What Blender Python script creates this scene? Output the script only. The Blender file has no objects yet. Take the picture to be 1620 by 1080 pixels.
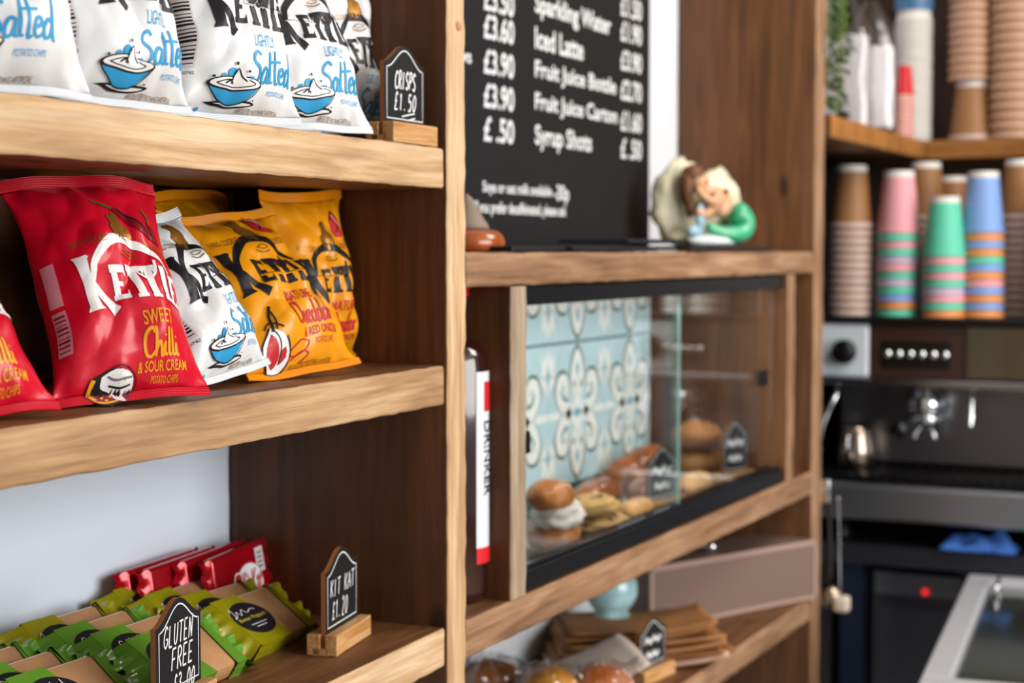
import bpy, bmesh, math, random
from mathutils import Vector as V, Matrix as MX, Euler, noise
PI = math.pi
scn = bpy.context.scene
COL = scn.collection
random.seed(7)
def lin(h):
    r = [int(h[i:i+2], 16)/255 for i in (0, 2, 4)]
    return tuple(c/12.92 if c <= .04045 else ((c+.055)/1.055)**2.4 for c in r)+(1,)

# ------------------------------------------------------------------ camera
FPX = 2650.0
PITCH = math.atan(143/FPX)
YAW = math.atan(1280*math.cos(PITCH)/FPX)       # angle between lens axis and the shelf run
AL = YAW-math.atan(1154*math.cos(PITCH)/FPX)    # the crisp shelves stand a little askew to the rest
CAM = V((-1.36688, -.72875, 1.42))
cam_data = bpy.data.cameras.new('camera'); cam = bpy.data.objects.new('camera', cam_data); COL.objects.link(cam)
FW = V((math.cos(YAW)*math.cos(PITCH), math.sin(YAW)*math.cos(PITCH), -math.sin(PITCH)))
RT = V((math.sin(YAW), -math.cos(YAW), 0)); UP = RT.cross(FW)
cam.matrix_world = MX(((RT.x, UP.x, -FW.x, CAM.x), (RT.y, UP.y, -FW.y, CAM.y), (RT.z, UP.z, -FW.z, CAM.z), (0, 0, 0, 1)))
cam_data.sensor_width = 36; cam_data.lens = 36*FPX/1620; cam_data.clip_start = .05
cam_data.dof.use_dof = True; cam_data.dof.focus_distance = 1.24; cam_data.dof.aperture_fstop = 6.4
scn.camera = cam
# ------------------------------------------------------------------ light
scn.view_settings.view_transform = 'Standard'; scn.view_settings.look = 'None'
scn.view_settings.gamma = 1; scn.view_settings.use_curve_mapping = False
scn.view_settings.exposure = 0.0
w = bpy.data.worlds.new('world'); scn.world = w; w.use_nodes = True
bg = w.node_tree.nodes['Background']; bg.inputs[0].default_value = (.86, .93, 1, 1); bg.inputs[1].default_value = .42
def area(name, loc, target, sx, sy, power, col):
    l = bpy.data.lights.new(name, 'AREA'); l.shape = 'RECTANGLE'; l.size = sx; l.size_y = sy; l.energy = power; l.color = col
    o = bpy.data.objects.new(name, l); COL.objects.link(o); o.location = loc
    o.rotation_euler = (V(target)-V(loc)).to_track_quat('-Z', 'Y').to_euler(); return o
area('window_daylight', (-.1, -3.0, 1.75), (-.1, 0, 1.35), 2.2, 1.5, 88, (1, .97, .93))
area('bar_fill', (.95, -1.0, 2.5), (1.45, -.15, 1.2), .7, .7, 19, (1, .94, .86))  # added fill light to brighten the coffee bar, no fitting in view

# ------------------------------------------------------------------ pixel -> place, to read sizes off the photograph
XL = V((math.cos(AL), math.sin(AL), 0)); YL = V((-math.sin(AL), math.cos(AL), 0)); ZU = V((0, 0, 1))
def hit(x, y, n, d):
    r = FW+RT*((x-810)/FPX)+UP*((540-y)/FPX)
    return CAM+r*((d-n.dot(CAM))/n.dot(r))
def PL(x, y, d): return hit(x, y, YL, d)
def PR(x, y, Y): return hit(x, y, V((0, 1, 0)), Y)
def PX(x, y, X): return hit(x, y, V((1, 0, 0)), X)
def PZ(x, y, Z): return hit(x, y, ZU, Z)
def LF(u, d, z): return XL*u+YL*d+ZU*z

# ------------------------------------------------------------------ materials
def mat(name, col, rough=.5, metal=0, spec=.5, coat=0, var=0, vscale=30, bump=0, bscale=80, sheen=0, trans=0, ior=1.45, sss=0):
    m = bpy.data.materials.new(name); m.use_nodes = True; nt = m.node_tree; p = nt.nodes['Principled BSDF']
    c = lin(col) if isinstance(col, str) else col
    p.inputs['Base Color'].default_value = c; p.inputs['Roughness'].default_value = rough; p.inputs['Metallic'].default_value = metal
    p.inputs['Specular IOR Level'].default_value = spec; p.inputs['Coat Weight'].default_value = coat; p.inputs['Coat Roughness'].default_value = .15
    p.inputs['Transmission Weight'].default_value = trans; p.inputs['IOR'].default_value = ior
    if sss:
        p.inputs['Subsurface Weight'].default_value = sss; p.inputs['Subsurface Radius'].default_value = (.01, .005, .002)
    tc = nt.nodes.new('ShaderNodeTexCoord')
    if var:
        n = nt.nodes.new('ShaderNodeTexNoise'); n.inputs['Scale'].default_value = vscale; n.inputs['Detail'].default_value = 5
        nt.links.new(tc.outputs['Object'], n.inputs['Vector'])
        r = nt.nodes.new('ShaderNodeValToRGB'); r.color_ramp.elements[0].position = .3; r.color_ramp.elements[1].position = .7
        r.color_ramp.elements[0].color = tuple(max(0, x*(1-var)) for x in c[:3])+(1,)
        r.color_ramp.elements[1].color = tuple(min(1, x*(1+var)) for x in c[:3])+(1,)
        nt.links.new(n.outputs[0], r.inputs[0]); nt.links.new(r.outputs[0], p.inputs['Base Color'])
    if bump:
        n = nt.nodes.new('ShaderNodeTexNoise'); n.inputs['Scale'].default_value = bscale; n.inputs['Detail'].default_value = 6
        nt.links.new(tc.outputs['Object'], n.inputs['Vector'])
        b = nt.nodes.new('ShaderNodeBump'); b.inputs['Strength'].default_value = bump; b.inputs['Distance'].default_value = .004
        nt.links.new(n.outputs[0], b.inputs['Height']); nt.links.new(b.outputs[0], p.inputs['Normal'])
    return m
def wood(name, c1, c2, c3, axis=0, sc=1, rough=.6, bump=.5, knots=True, blotch=.35, gr=.55):
    m = bpy.data.materials.new(name); m.use_nodes = True; nt = m.node_tree; N = nt.nodes.new; LK = nt.links.new
    p = nt.nodes['Principled BSDF']; p.inputs['Roughness'].default_value = rough; p.inputs['Specular IOR Level'].default_value = .35
    tc = N('ShaderNodeTexCoord'); oi = N('ShaderNodeObjectInfo'); add = N('ShaderNodeVectorMath'); add.operation = 'ADD'
    mul = N('ShaderNodeMath'); mul.operation = 'MULTIPLY'; mul.inputs[1].default_value = 17.3
    LK(oi.outputs['Random'], mul.inputs[0]); LK(tc.outputs['Object'], add.inputs[0]); LK(mul.outputs[0], add.inputs[1])
    mp = N('ShaderNodeMapping'); s = [26*sc]*3; s[axis] = 2.2*sc; mp.inputs['Scale'].default_value = s; LK(add.outputs[0], mp.inputs[0])
    n1 = N('ShaderNodeTexNoise'); n1.inputs['Scale'].default_value = 2.2; n1.inputs['Detail'].default_value = 8; n1.inputs['Distortion'].default_value = .9; LK(mp.outputs[0], n1.inputs['Vector'])
    mp2 = N('ShaderNodeMapping'); s = [110*sc]*3; s[axis] = 6*sc; mp2.inputs['Scale'].default_value = s; LK(add.outputs[0], mp2.inputs[0])
    n2 = N('ShaderNodeTexNoise'); n2.inputs['Scale'].default_value = 2; n2.inputs['Detail'].default_value = 6; LK(mp2.outputs[0], n2.inputs['Vector'])
    n3 = N('ShaderNodeTexNoise'); n3.inputs['Scale'].default_value = 7*sc; n3.inputs['Detail'].default_value = 4; LK(add.outputs[0], n3.inputs['Vector'])
    r = N('ShaderNodeValToRGB'); e = r.color_ramp.elements; e[0].position = .32; e[0].color = lin(c1); e[1].position = .68; e[1].color = lin(c3)
    x = e.new(.5); x.color = lin(c2); LK(n1.outputs[0], r.inputs[0])
    r2 = N('ShaderNodeValToRGB'); r2.color_ramp.elements[0].position = .35; r2.color_ramp.elements[0].color = (.62, .58, .52, 1); r2.color_ramp.elements[1].position = .6; r2.color_ramp.elements[1].color = (1, 1, 1, 1); LK(n2.outputs[0], r2.inputs[0])
    mx = N('ShaderNodeMix'); mx.data_type = 'RGBA'; mx.blend_type = 'MULTIPLY'; mx.inputs[0].default_value = gr; LK(r.outputs[0], mx.inputs[6]); LK(r2.outputs[0], mx.inputs[7])
    r3 = N('ShaderNodeValToRGB'); r3.color_ramp.elements[0].position = .35; r3.color_ramp.elements[0].color = (.6, .55, .5, 1); r3.color_ramp.elements[1].position = .62; r3.color_ramp.elements[1].color = (1.0, 1.0, 1.0, 1); LK(n3.outputs[0], r3.inputs[0])
    mx2 = N('ShaderNodeMix'); mx2.data_type = 'RGBA'; mx2.blend_type = 'MULTIPLY'; mx2.inputs[0].default_value = blotch; LK(mx.outputs[2], mx2.inputs[6]); LK(r3.outputs[0], mx2.inputs[7])
    out = mx2.outputs[2]
    if knots:
        mp4 = N('ShaderNodeMapping'); s = [9*sc]*3; s[axis] = 4*sc; mp4.inputs['Scale'].default_value = s; LK(add.outputs[0], mp4.inputs[0])
        v = N('ShaderNodeTexVoronoi'); v.inputs['Scale'].default_value = 1.2; LK(mp4.outputs[0], v.inputs['Vector'])
        r4 = N('ShaderNodeValToRGB'); r4.color_ramp.elements[0].position = .06; r4.color_ramp.elements[0].color = (.25, .16, .1, 1); r4.color_ramp.elements[1].position = .11; r4.color_ramp.elements[1].color = (1, 1, 1, 1); LK(v.outputs['Distance'], r4.inputs[0])
        mx3 = N('ShaderNodeMix'); mx3.data_type = 'RGBA'; mx3.blend_type = 'MULTIPLY'; mx3.inputs[0].default_value = .8; LK(out, mx3.inputs[6]); LK(r4.outputs[0], mx3.inputs[7]); out = mx3.outputs[2]
    LK(out, p.inputs['Base Color'])
    ad = N('ShaderNodeMath'); ad.operation = 'ADD'; LK(n1.outputs[0], ad.inputs[0]); LK(n2.outputs[0], ad.inputs[1])
    b = N('ShaderNodeBump'); b.inputs['Strength'].default_value = bump; b.inputs['Distance'].default_value = .002; LK(ad.outputs[0], b.inputs['Height']); LK(b.outputs[0], p.inputs['Normal'])
    return m
def clear(name, tint, ior=1.5, rough=.0, extra=0.0):
    # thin clear sheet: fresnel reflection over a tinted see-through
    m = bpy.data.materials.new(name); m.use_nodes = True; nt = m.node_tree; N = nt.nodes.new
    nt.nodes.remove(nt.nodes['Principled BSDF']); out = nt.nodes['Material Output']
    ge = N('ShaderNodeNewGeometry'); dt = N('ShaderNodeVectorMath'); dt.operation = 'DOT_PRODUCT'; nt.links.new(ge.outputs['Normal'], dt.inputs[0]); nt.links.new(ge.outputs['Incoming'], dt.inputs[1])
    def mth(op, x, y):
        q = N('ShaderNodeMath'); q.operation = op; q.use_clamp = op == 'ADD'
        for i, v in enumerate((x, y)):
            if isinstance(v, (int, float)): q.inputs[i].default_value = v
            elif v is not None: nt.links.new(v, q.inputs[i])
        return q.outputs[0]
    f0 = ((ior-1)/(ior+1))**2
    sch = mth('MULTIPLY', mth('POWER', mth('SUBTRACT', 1, mth('ABSOLUTE', dt.outputs['Value'], None)), 5), 1-f0)
    fr = mth('ADD', mth('ADD', sch, f0), extra)
    t = N('ShaderNodeBsdfTransparent'); t.inputs[0].default_value = tint
    g = N('ShaderNodeBsdfGlossy'); g.inputs['Roughness'].default_value = rough
    mx = N('ShaderNodeMixShader'); nt.links.new(fr, mx.inputs[0]); nt.links.new(t.outputs[0], mx.inputs[1]); nt.links.new(g.outputs[0], mx.inputs[2]); nt.links.new(mx.outputs[0], out.inputs[0])
    return m
def film(name, col, rough=.36):
    m = mat(name, col, rough, 0, .5, .15, bump=.25, bscale=26); return m
RAW = [wood('raw_timber_'+'xyz'[a], 'bf9a74', 'd8b38a', 'e6cba8', a, 1, .65, .6, blotch=.25) for a in range(3)]
RAWM = [wood('darker_timber_'+'xyz'[a], 'a07c5a', 'be9870', 'd2b08a', a, 1, .65, .7, blotch=.4) for a in range(3)]  # darker timber tone, for the middle shelf front only
RAWG = wood('greyed_timber', '93806a', 'ab9780', 'bfae98', 2, 1, .65, .6, blotch=.35)
RAWB = [wood('tanned_timber_'+'xyz'[a], '84634a', 'a17b5c', 'b89476', a, 1, .6, .6, blotch=.35) for a in range(3)]
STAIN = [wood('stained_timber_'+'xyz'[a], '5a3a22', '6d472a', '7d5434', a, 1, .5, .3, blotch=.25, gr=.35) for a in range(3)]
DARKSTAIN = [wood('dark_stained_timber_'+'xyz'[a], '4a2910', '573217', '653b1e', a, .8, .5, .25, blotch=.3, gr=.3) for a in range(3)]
WALLB = mat('wall_paint_back', 'd8dce3', .75, spec=.3, bump=.06, bscale=160)
BLOCK = wood('pale_block_wood', 'b9814c', 'cf9a62', 'dcae7b', 0, 2.2, .5, .2, knots=False, blotch=.15)
WALLM = mat('wall_paint', 'dae4f1', .75, spec=.3, bump=.06, bscale=160)
BLACK = mat('black_print', '17151c', .45); WHITEP = mat('white_print', 'f4f4f4', .4); CHALK = mat('chalk_ink', 'eef2f6', .7)
SLATE = mat('slate_black', '1d1f24', .45, var=.25, bump=.15); BOARDM = mat('chalkboard_black', '18191b', .55, spec=.4, bump=.05, bscale=200)
METAL = mat('brushed_steel', 'b9bcc2', .22, 1); CHROME = mat('chrome', 'e4e6ea', .08, 1); BLACKP = mat('black_plastic', '101014', .35)
STEELD = mat('dark_polished_panel', '3a302a', .16, .85)

# ------------------------------------------------------------------ mesh helpers
def bmn(): return bmesh.new()
def obj(name, bm, mats, parent=None, loc=None, rot=None, smooth=False, auto=None):
    me = bpy.data.meshes.new(name); bm.normal_update(); bm.to_mesh(me); bm.free()
    for m in (mats if isinstance(mats, (list, tuple)) else [mats]): me.materials.append(m)
    if smooth or auto is not None:
        me.polygons.foreach_set('use_smooth', [True]*len(me.polygons))
        if auto is not None: me.set_sharp_from_angle(angle=auto)
    o = bpy.data.objects.new(name, me); COL.objects.link(o)
    if parent: o.parent = parent
    if loc is not None: o.location = loc
    if rot is not None: o.rotation_euler = rot
    return o
def tag(o, label=None, cat=None, group=None, kind=None):
    for k, v in (('label', label), ('category', cat), ('group', group), ('kind', kind)):
        if v: o[k] = v
    return o
def thing(name, label, cat, loc=(0, 0, 0), rot=(0, 0, 0), group=None):
    o = bpy.data.objects.new(name, None); COL.objects.link(o); o.location = loc; o.rotation_euler = rot; o.empty_display_size = .03
    return tag(o, label, cat, group)
def copy_tree(o, parent=None):
    c = o.copy(); COL.objects.link(c)
    if parent: c.parent = parent
    for ch in list(o.children): copy_tree(ch, c)
    return c
def setm(fs, i):
    for f in fs: f.material_index = i
def box(bm, x0, x1, y0, y1, z0, z1, bev=0, seg=2, mi=0, M=None):
    r = bmesh.ops.create_cube(bm, size=1); vs = r['verts']
    for v in vs: v.co = V(((x0+x1)/2+v.co.x*(x1-x0), (y0+y1)/2+v.co.y*(y1-y0), (z0+z1)/2+v.co.z*(z1-z0)))
    fs = list({f for v in vs for f in v.link_faces})
    if bev:
        es = list({e for v in vs for e in v.link_edges})
        r2 = bmesh.ops.bevel(bm, geom=es, offset=bev, segments=seg, affect='EDGES', profile=.5)
        fs = [f for f in bm.faces if f.is_valid and (f in set(r2['faces']) or f in fs)]
        vs = list({v for f in fs for v in f.verts})
    setm(fs, mi)
    if M is not None:
        for v in vs: v.co = M @ v.co
    return vs
def grid(bm, f, nu, nv, mi=0, closeu=False, flip=False):
    g = [[bm.verts.new(f(i/nu, j/nv)) for j in range(nv+1)] for i in range(nu if closeu else nu+1)]
    n = len(g)
    for i in range(nu):
        for j in range(nv):
            q = [g[i][j], g[(i+1) % n][j], g[(i+1) % n][j+1], g[i][j+1]]
            if flip: q.reverse()
            bm.faces.new(q).material_index = mi
    return g
def lathe(bm, prof, seg=32, mi=0, M=None, cap=True):
    rings = []
    for r, z in prof:
        rings.append([bm.verts.new(V((r*math.cos(2*PI*i/seg), r*math.sin(2*PI*i/seg), z))) for i in range(seg)])
    fs = []
    for a, b in zip(rings, rings[1:]):
        for i in range(seg): fs.append(bm.faces.new((a[i], a[(i+1) % seg], b[(i+1) % seg], b[i])))
    if cap:
        if prof[0][0] > 1e-4: fs.append(bm.faces.new(rings[0][::-1]))
        if prof[-1][0] > 1e-4: fs.append(bm.faces.new(rings[-1]))
    setm(fs, mi)
    if M is not None:
        for r in rings:
            for v in r: v.co = M @ v.co
    return rings
def smooth_pts(pts, n=6):
    if len(pts) < 3: return [V(p) for p in pts]
    P = [V(p) for p in pts]; out = []
    for i in range(len(P)-1):
        a = P[max(i-1, 0)]; b = P[i]; c = P[i+1]; d = P[min(i+2, len(P)-1)]
        for k in range(n):
            t = k/n
            out.append(.5*((2*b)+(c-a)*t+(2*a-5*b+4*c-d)*t*t+(3*b-a-3*c+d)*t**3))
    out.append(P[-1]); return out
def tube(bm, pts, r, seg=8, mi=0, sm=5, cap=True):
    P = smooth_pts(pts, sm) if sm > 1 else [V(p) for p in pts]
    n = len(P); rings = []; prev = None
    for i, p in enumerate(P):
        t = (P[min(i+1, n-1)]-P[max(i-1, 0)]).normalized()
        if prev is None:
            a = t.orthogonal().normalized()
        else:
            a = (prev-t*prev.dot(t)).normalized()
        prev = a; b = t.cross(a); rr = r(i/(n-1)) if callable(r) else r
        rings.append([bm.verts.new(p+(a*math.cos(2*PI*k/seg)+b*math.sin(2*PI*k/seg))*rr) for k in range(seg)])
    for A, B in zip(rings, rings[1:]):
        for k in range(seg): bm.faces.new((A[k], A[(k+1) % seg], B[(k+1) % seg], B[k])).material_index = mi
    if cap:
        bm.faces.new(rings[0][::-1]).material_index = mi; bm.faces.new(rings[-1]).material_index = mi
def sphere(bm, c, rx, ry, rz, u=20, v=12, mi=0, f=None):
    r = bmesh.ops.create_uvsphere(bm, u_segments=u, v_segments=v, radius=1)
    for x in r['verts']:
        d = x.co.copy(); k = f(d) if f else 1
        x.co = V((c[0]+d.x*rx*k, c[1]+d.y*ry*k, c[2]+d.z*rz*k))
    setm({fa for x in r['verts'] for fa in x.link_faces}, mi)
def prism(bm, poly, y0, y1, mi=0, sidemi=None, backmi=None):
    a = [bm.verts.new((x, y0, z)) for x, z in poly]; b = [bm.verts.new((x, y1, z)) for x, z in poly]
    f = bm.faces.new(a); f.material_index = mi
    g = bm.faces.new(b[::-1]); g.material_index = mi if backmi is None else backmi
    n = len(a)
    for i in range(n): bm.faces.new((a[(i+1) % n], a[i], b[i], b[(i+1) % n])).material_index = mi if sidemi is None else sidemi
    bmesh.ops.recalc_face_normals(bm, faces=bm.faces[:])
def timber(name, parent, x0, x1, y0, y1, z0, z1, axis, mats, front=(1,), wob=.0016, rad=.004, step=.012):
    """sawn board: rounded, slightly uneven arrises; mats=(front edge, other faces)"""
    lo = [x0, y0, z0]; hi = [x1, y1, z1]; c = [(a+b)/2 for a, b in zip(lo, hi)]
    A = axis; B, C = [(1, 2), (0, 2), (0, 1)][A]
    hb, hc, ha = (hi[B]-lo[B])/2, (hi[C]-lo[C])/2, (hi[A]-lo[A])/2
    loop = []
    for sx, sy, a0 in ((1, 1, 0), (-1, 1, 90), (-1, -1, 180), (1, -1, 270)):
        for k in range(4):
            t = math.radians(a0+30*k); loop.append((sx*(hb-rad)+rad*math.cos(t), sy*(hc-rad)+rad*math.sin(t)))
    bm = bmn(); n = max(2, int(2*ha/step)); rings = []; sd = random.random()*100
    for i in range(n+1):
        a = -ha+2*ha*i/n; ring = []
        for k, (b, d) in enumerate(loop):
            ck = k//4
            j = wob*(noise.noise(V((a*38+sd, ck*9.1, 2)))+.7*noise.noise(V((a*120+sd, ck*5.3, 7))))
            co = [0, 0, 0]; co[A] = a; co[B] = b-j*(1 if b > 0 else -1); co[C] = d-j*(1 if d > 0 else -1)
            ring.append(bm.verts.new(co))
        rings.append(ring)
    for P, Q in zip(rings, rings[1:]):
        for k in range(16): bm.faces.new((P[k], P[(k+1) % 16], Q[(k+1) % 16], Q[k]))
    bm.faces.new(rings[0]); bm.faces.new(rings[-1])
    bmesh.ops.recalc_face_normals(bm, faces=bm.faces[:]); bm.normal_update()
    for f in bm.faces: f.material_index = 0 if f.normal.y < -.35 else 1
    return obj(name, bm, mats, parent, c, smooth=False, auto=math.radians(50))

# ------------------------------------------------------------------ print: flat shapes laid on a surface
_txt = {}
def text_mesh(s, bold=.0):
    k = (s, bold)
    if k not in _txt:
        cu = bpy.data.curves.new('t', 'FONT'); cu.body = s; cu.offset = bold; cu.resolution_u = 3; cu.fill_mode = 'FRONT'
        o = bpy.data.objects.new('t', cu); COL.objects.link(o); bpy.context.view_layer.update()
        me = bpy.data.meshes.new_from_object(o.evaluated_get(bpy.context.evaluated_depsgraph_get()))
        vs = [(v.co.x, v.co.y) for v in me.vertices]; fs = [tuple(p.vertices) for p in me.polygons]
        bpy.data.objects.remove(o); bpy.data.curves.remove(cu); bpy.data.meshes.remove(me)
        xs = [v[0] for v in vs]; ys = [v[1] for v in vs]
        _txt[k] = ([((x-min(xs))/(max(xs)-min(xs)), (y-min(ys))/(max(ys)-min(ys))) for x, y in vs], fs)
    return _txt[k]
class Print:
    def __init__(s, cut=0): s.cut = cut; s.bm = bmn(); s.lay = s.bm.verts.layers.float.new('lay')
    def _add(s, vs, fs, mi, lay, cut=0):
        cut = cut or s.cut; b = bmn(); q = [b.verts.new((x, y, 0)) for x, y in vs]
        for f in fs:
            try: b.faces.new([q[i] for i in f])
            except ValueError: pass
        if cut:
            bmesh.ops.triangulate(b, faces=b.faces[:])
            for _ in range(5):
                es = [e for e in b.edges if e.calc_length() > cut]
                if not es: break
                bmesh.ops.subdivide_edges(b, edges=es, cuts=1); bmesh.ops.triangulate(b, faces=b.faces[:])
        b.verts.index_update(); mp = []
        for v in b.verts:
            n = s.bm.verts.new(v.co); n[s.lay] = lay; mp.append(n)
        for f in b.faces:
            try: s.bm.faces.new([mp[v.index] for v in f.verts]).material_index = mi
            except ValueError: pass
        b.free(); return s
    def text(s, x, y, w, h, t, mi=0, lay=1, bold=.0, shear=0, cut=0, rot=0):
        vs, fs = text_mesh(t, bold); c, d = math.cos(rot), math.sin(rot)
        P = [((a-.5)*w+(b-.5)*h*shear, (b-.5)*h) for a, b in vs]
        return s._add([(x+a*c-b*d, y+a*d+b*c) for a, b in P], fs, mi, lay, cut)
    def stroke(s, pts, w, mi=0, lay=1, sm=6, close=False):
        if close: pts = list(pts)+[pts[0]]
        P = smooth_pts([(p[0], p[1], 0) for p in pts], sm) if sm > 1 else [V((p[0], p[1], 0)) for p in pts]
        n = len(P); vs = []
        for i, p in enumerate(P):
            a, b = P[max(i-1, 0)], P[min(i+1, n-1)]
            if close and i in (0, n-1): a, b = P[-2], P[1]
            t = b-a
            if t.length < 1e-9: t = V((1, 0, 0))
            t.normalize(); ww = (w(i/(n-1)) if callable(w) else w)/2
            nn = V((-t.y, t.x, 0))*ww; vs += [(p+nn).xy[:], (p-nn).xy[:]]
        return s._add(vs, [(2*i, 2*i+1, 2*i+3, 2*i+2) for i in range(n-1)], mi, lay)
    def poly(s, pts, mi=0, lay=1, cut=0, sm=0):
        if sm: pts = [p.xy[:] for p in smooth_pts([(a, b, 0) for a, b in list(pts)+[pts[0]]], sm)][:-1]
        return s._add(pts, [tuple(range(len(pts)))], mi, lay, cut)
    def ell(s, x, y, a, b, mi=0, lay=1, cut=0, n=28, rot=0):
        c, d = math.cos(rot), math.sin(rot)
        return s.poly([(x+a*math.cos(2*PI*i/n)*c-b*math.sin(2*PI*i/n)*d, y+a*math.cos(2*PI*i/n)*d+b*math.sin(2*PI*i/n)*c) for i in range(n)], mi, lay, cut)
    def rect(s, x0, y0, x1, y1, mi=0, lay=1, cut=0): return s.poly([(x0, y0), (x1, y0), (x1, y1), (x0, y1)], mi, lay, cut)
    def build(s, name, mats, parent, fn):
        for v in s.bm.verts: v.co = fn(v.co.x, v.co.y, v[s.lay])
        o = obj(name, s.bm, mats, parent); return o
def flatfn(y=-.0003, step=.0002): return lambda a, b, l: V((a, y-step*l, b))
# hand lettering, unit cell 0..1
GL = {
 'A': [[(0, 0), (.4, 1)], [(.38, 1), (.75, 0)], [(.15, .4), (.65, .4)]], 'C': [[(.7, .85), (.4, 1), (.08, .6), (.1, .2), (.4, 0), (.7, .15)]],
 'E': [[(.65, 1), (.1, 1)], [(.1, 1), (.08, 0)], [(.08, 0), (.65, .02)], [(.1, .5), (.55, .52)]], 'F': [[(.7, 1), (.1, .98)], [(.12, 1), (.08, 0)], [(.1, .5), (.55, .52)]],
 'G': [[(.7, .85), (.4, 1), (.08, .6), (.1, .2), (.4, 0), (.7, .2), (.7, .45)], [(.4, .45), (.72, .45)]], 'I': [[(.3, 1), (.28, 0)]],
 'K': [[(.1, 1), (.1, 0)], [(.7, 1), (.12, .45)], [(.25, .55), (.7, 0)]], 'L': [[(.1, 1), (.08, 0)], [(.08, 0), (.6, .02)]],
 'N': [[(.08, 0), (.12, 1)], [(.12, 1), (.62, .02)], [(.62, .02), (.68, 1.1)]], 'P': [[(.12, 1), (.08, 0)], [(.1, .97), (.5, 1), (.7, .75), (.5, .5), (.1, .48)]],
 'R': [[(.12, 1), (.08, 0)], [(.1, .97), (.5, 1), (.68, .75), (.5, .52), (.1, .48)], [(.3, .5), (.7, 0)]],
 'S': [[(.65, .85), (.4, 1), (.12, .8), (.2, .58), (.55, .42), (.65, .2), (.4, 0), (.08, .12)]], 'T': [[(0, 1), (.75, 1)], [(.38, 1), (.36, 0)]],
 'U': [[(.1, 1), (.08, .3), (.3, 0), (.6, .2), (.66, 1)]], '0': [[(.35, 1), (.08, .6), (.12, .15), (.36, 0), (.62, .35), (.6, .8), (.35, 1)]],
 '1': [[(.2, .8), (.4, 1)], [(.4, 1), (.36, 0)]], '2': [[(.1, .8), (.35, 1), (.6, .75), (.4, .4), (.08, 0)], [(.08, 0), (.65, .02)]],
 '3': [[(.1, .9), (.4, 1), (.6, .78), (.3, .54)], [(.3, .54), (.64, .35), (.45, 0), (.08, .1)]], '5': [[(.6, 1), (.18, 1)], [(.18, 1), (.14, .55)], [(.14, .55), (.5, .6), (.62, .3), (.4, 0), (.1, .08)]],
 '£': [[(.65, .85), (.45, 1), (.28, .75), (.3, .3), (.08, .02)], [(.08, .02), (.7, .05)], [(.1, .48), (.55, .48)]], '.': [[(.2, .02), (.24, .1)]], ' ': [],
 'B': [[(.1, 1), (.08, 0)], [(.1, 1), (.5, .95), (.55, .7), (.15, .52)], [(.15, .52), (.62, .4), (.6, .1), (.08, 0)]], 'O': [[(.35, 1), (.06, .6), (.1, .15), (.36, 0), (.66, .35), (.62, .8), (.35, 1)]],
 'D': [[(.1, 1), (.08, 0)], [(.1, 1), (.55, .85), (.65, .4), (.4, .05), (.08, 0)]], 'M': [[(.05, 0), (.12, 1)], [(.12, 1), (.36, .4)], [(.36, .4), (.62, 1)], [(.62, 1), (.7, 0)]],
}
# brush script (x-height .5)
SC = {
 'S': (.62, [[(.6, .92), (.42, 1.05), (.2, .9), (.18, .7), (.45, .5), (.5, .25), (.3, .02), (.02, .1)]]), 'C': (.62, [[(.6, .85), (.48, 1.05), (.2, .9), (.06, .45), (.15, .1), (.38, 0), (.62, .2)]]),
 'a': (.5, [[(.42, .45), (.25, .52), (.07, .3), (.1, .04), (.28, .08), (.42, .45)], [(.42, .5), (.4, .1), (.52, .04)]]), 'l': (.26, [[(.1, 1.05), (.1, .5), (.12, .1), (.26, .06)]]),
 't': (.34, [[(.18, 1.1), (.16, .5), (.18, .02), (.32, .06)], [(-.08, .72), (.52, .74)]]), 'e': (.42, [[(.06, .25), (.32, .34), (.3, .5), (.12, .46), (.06, .2), (.2, .02), (.44, .14)]]),
 'd': (.5, [[(.42, .42), (.24, .5), (.06, .28), (.12, .02), (.3, .08), (.42, .42)], [(.46, 1.1), (.42, .4), (.44, .02), (.52, -.06)]]),
 'h': (.5, [[(.1, 1.1), (.1, .5), (.08, 0)], [(.1, .25), (.28, .5), (.38, .3), (.4, .02), (.5, .06)]]), 'i': (.26, [[(.1, .5), (.1, .1), (.26, .06)], [(.12, .7), (.13, .76)]]),
 'r': (.36, [[(.08, .5), (.1, 0)], [(.1, .3), (.22, .5), (.36, .44)]]),
}
def hand(P, x, y, w, h, s, mi=0, lw=.09, lay=1, slant=.12):
    n = len(s); cw = w/n
    if s[0] == '~':
        P.stroke([(x-w/2+w*i/16, y+h*(.5 if i % 2 else -.5)*(.6+.4*math.sin(i*2.3))) for i in range(17)], lw*h, mi, lay, 2); return
    for i, ch in enumerate(s):
        for st in GL[ch]:
            jit = random.uniform(-.04, .04)
            P.stroke([(x-w/2+i*cw+a*cw*1.05+slant*h*(b-.5), y-h/2+(b+jit)*h) for a, b in st], lw*h, mi, lay, 5 if len(st) > 2 else 2)
def script(P, x, y, w, h, s, mi=0, lw=.1, lay=1, slant=.0, rise=.0):
    tot = sum(SC[c][0] for c in s); k = w/tot; px = x-w/2
    for ch in s:
        a, sts = SC[ch]
        for st in sts: P.stroke([(px+u*k*1.08+slant*h*v, y-h/2+v*h*.9+rise*(px+u*k-x)) for u, v in st], lambda t: lw*h*(.7+.6*abs(math.sin(2.2*t+.6))), mi, lay, 6 if len(st) > 2 else 3)
        px += a*k
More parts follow.
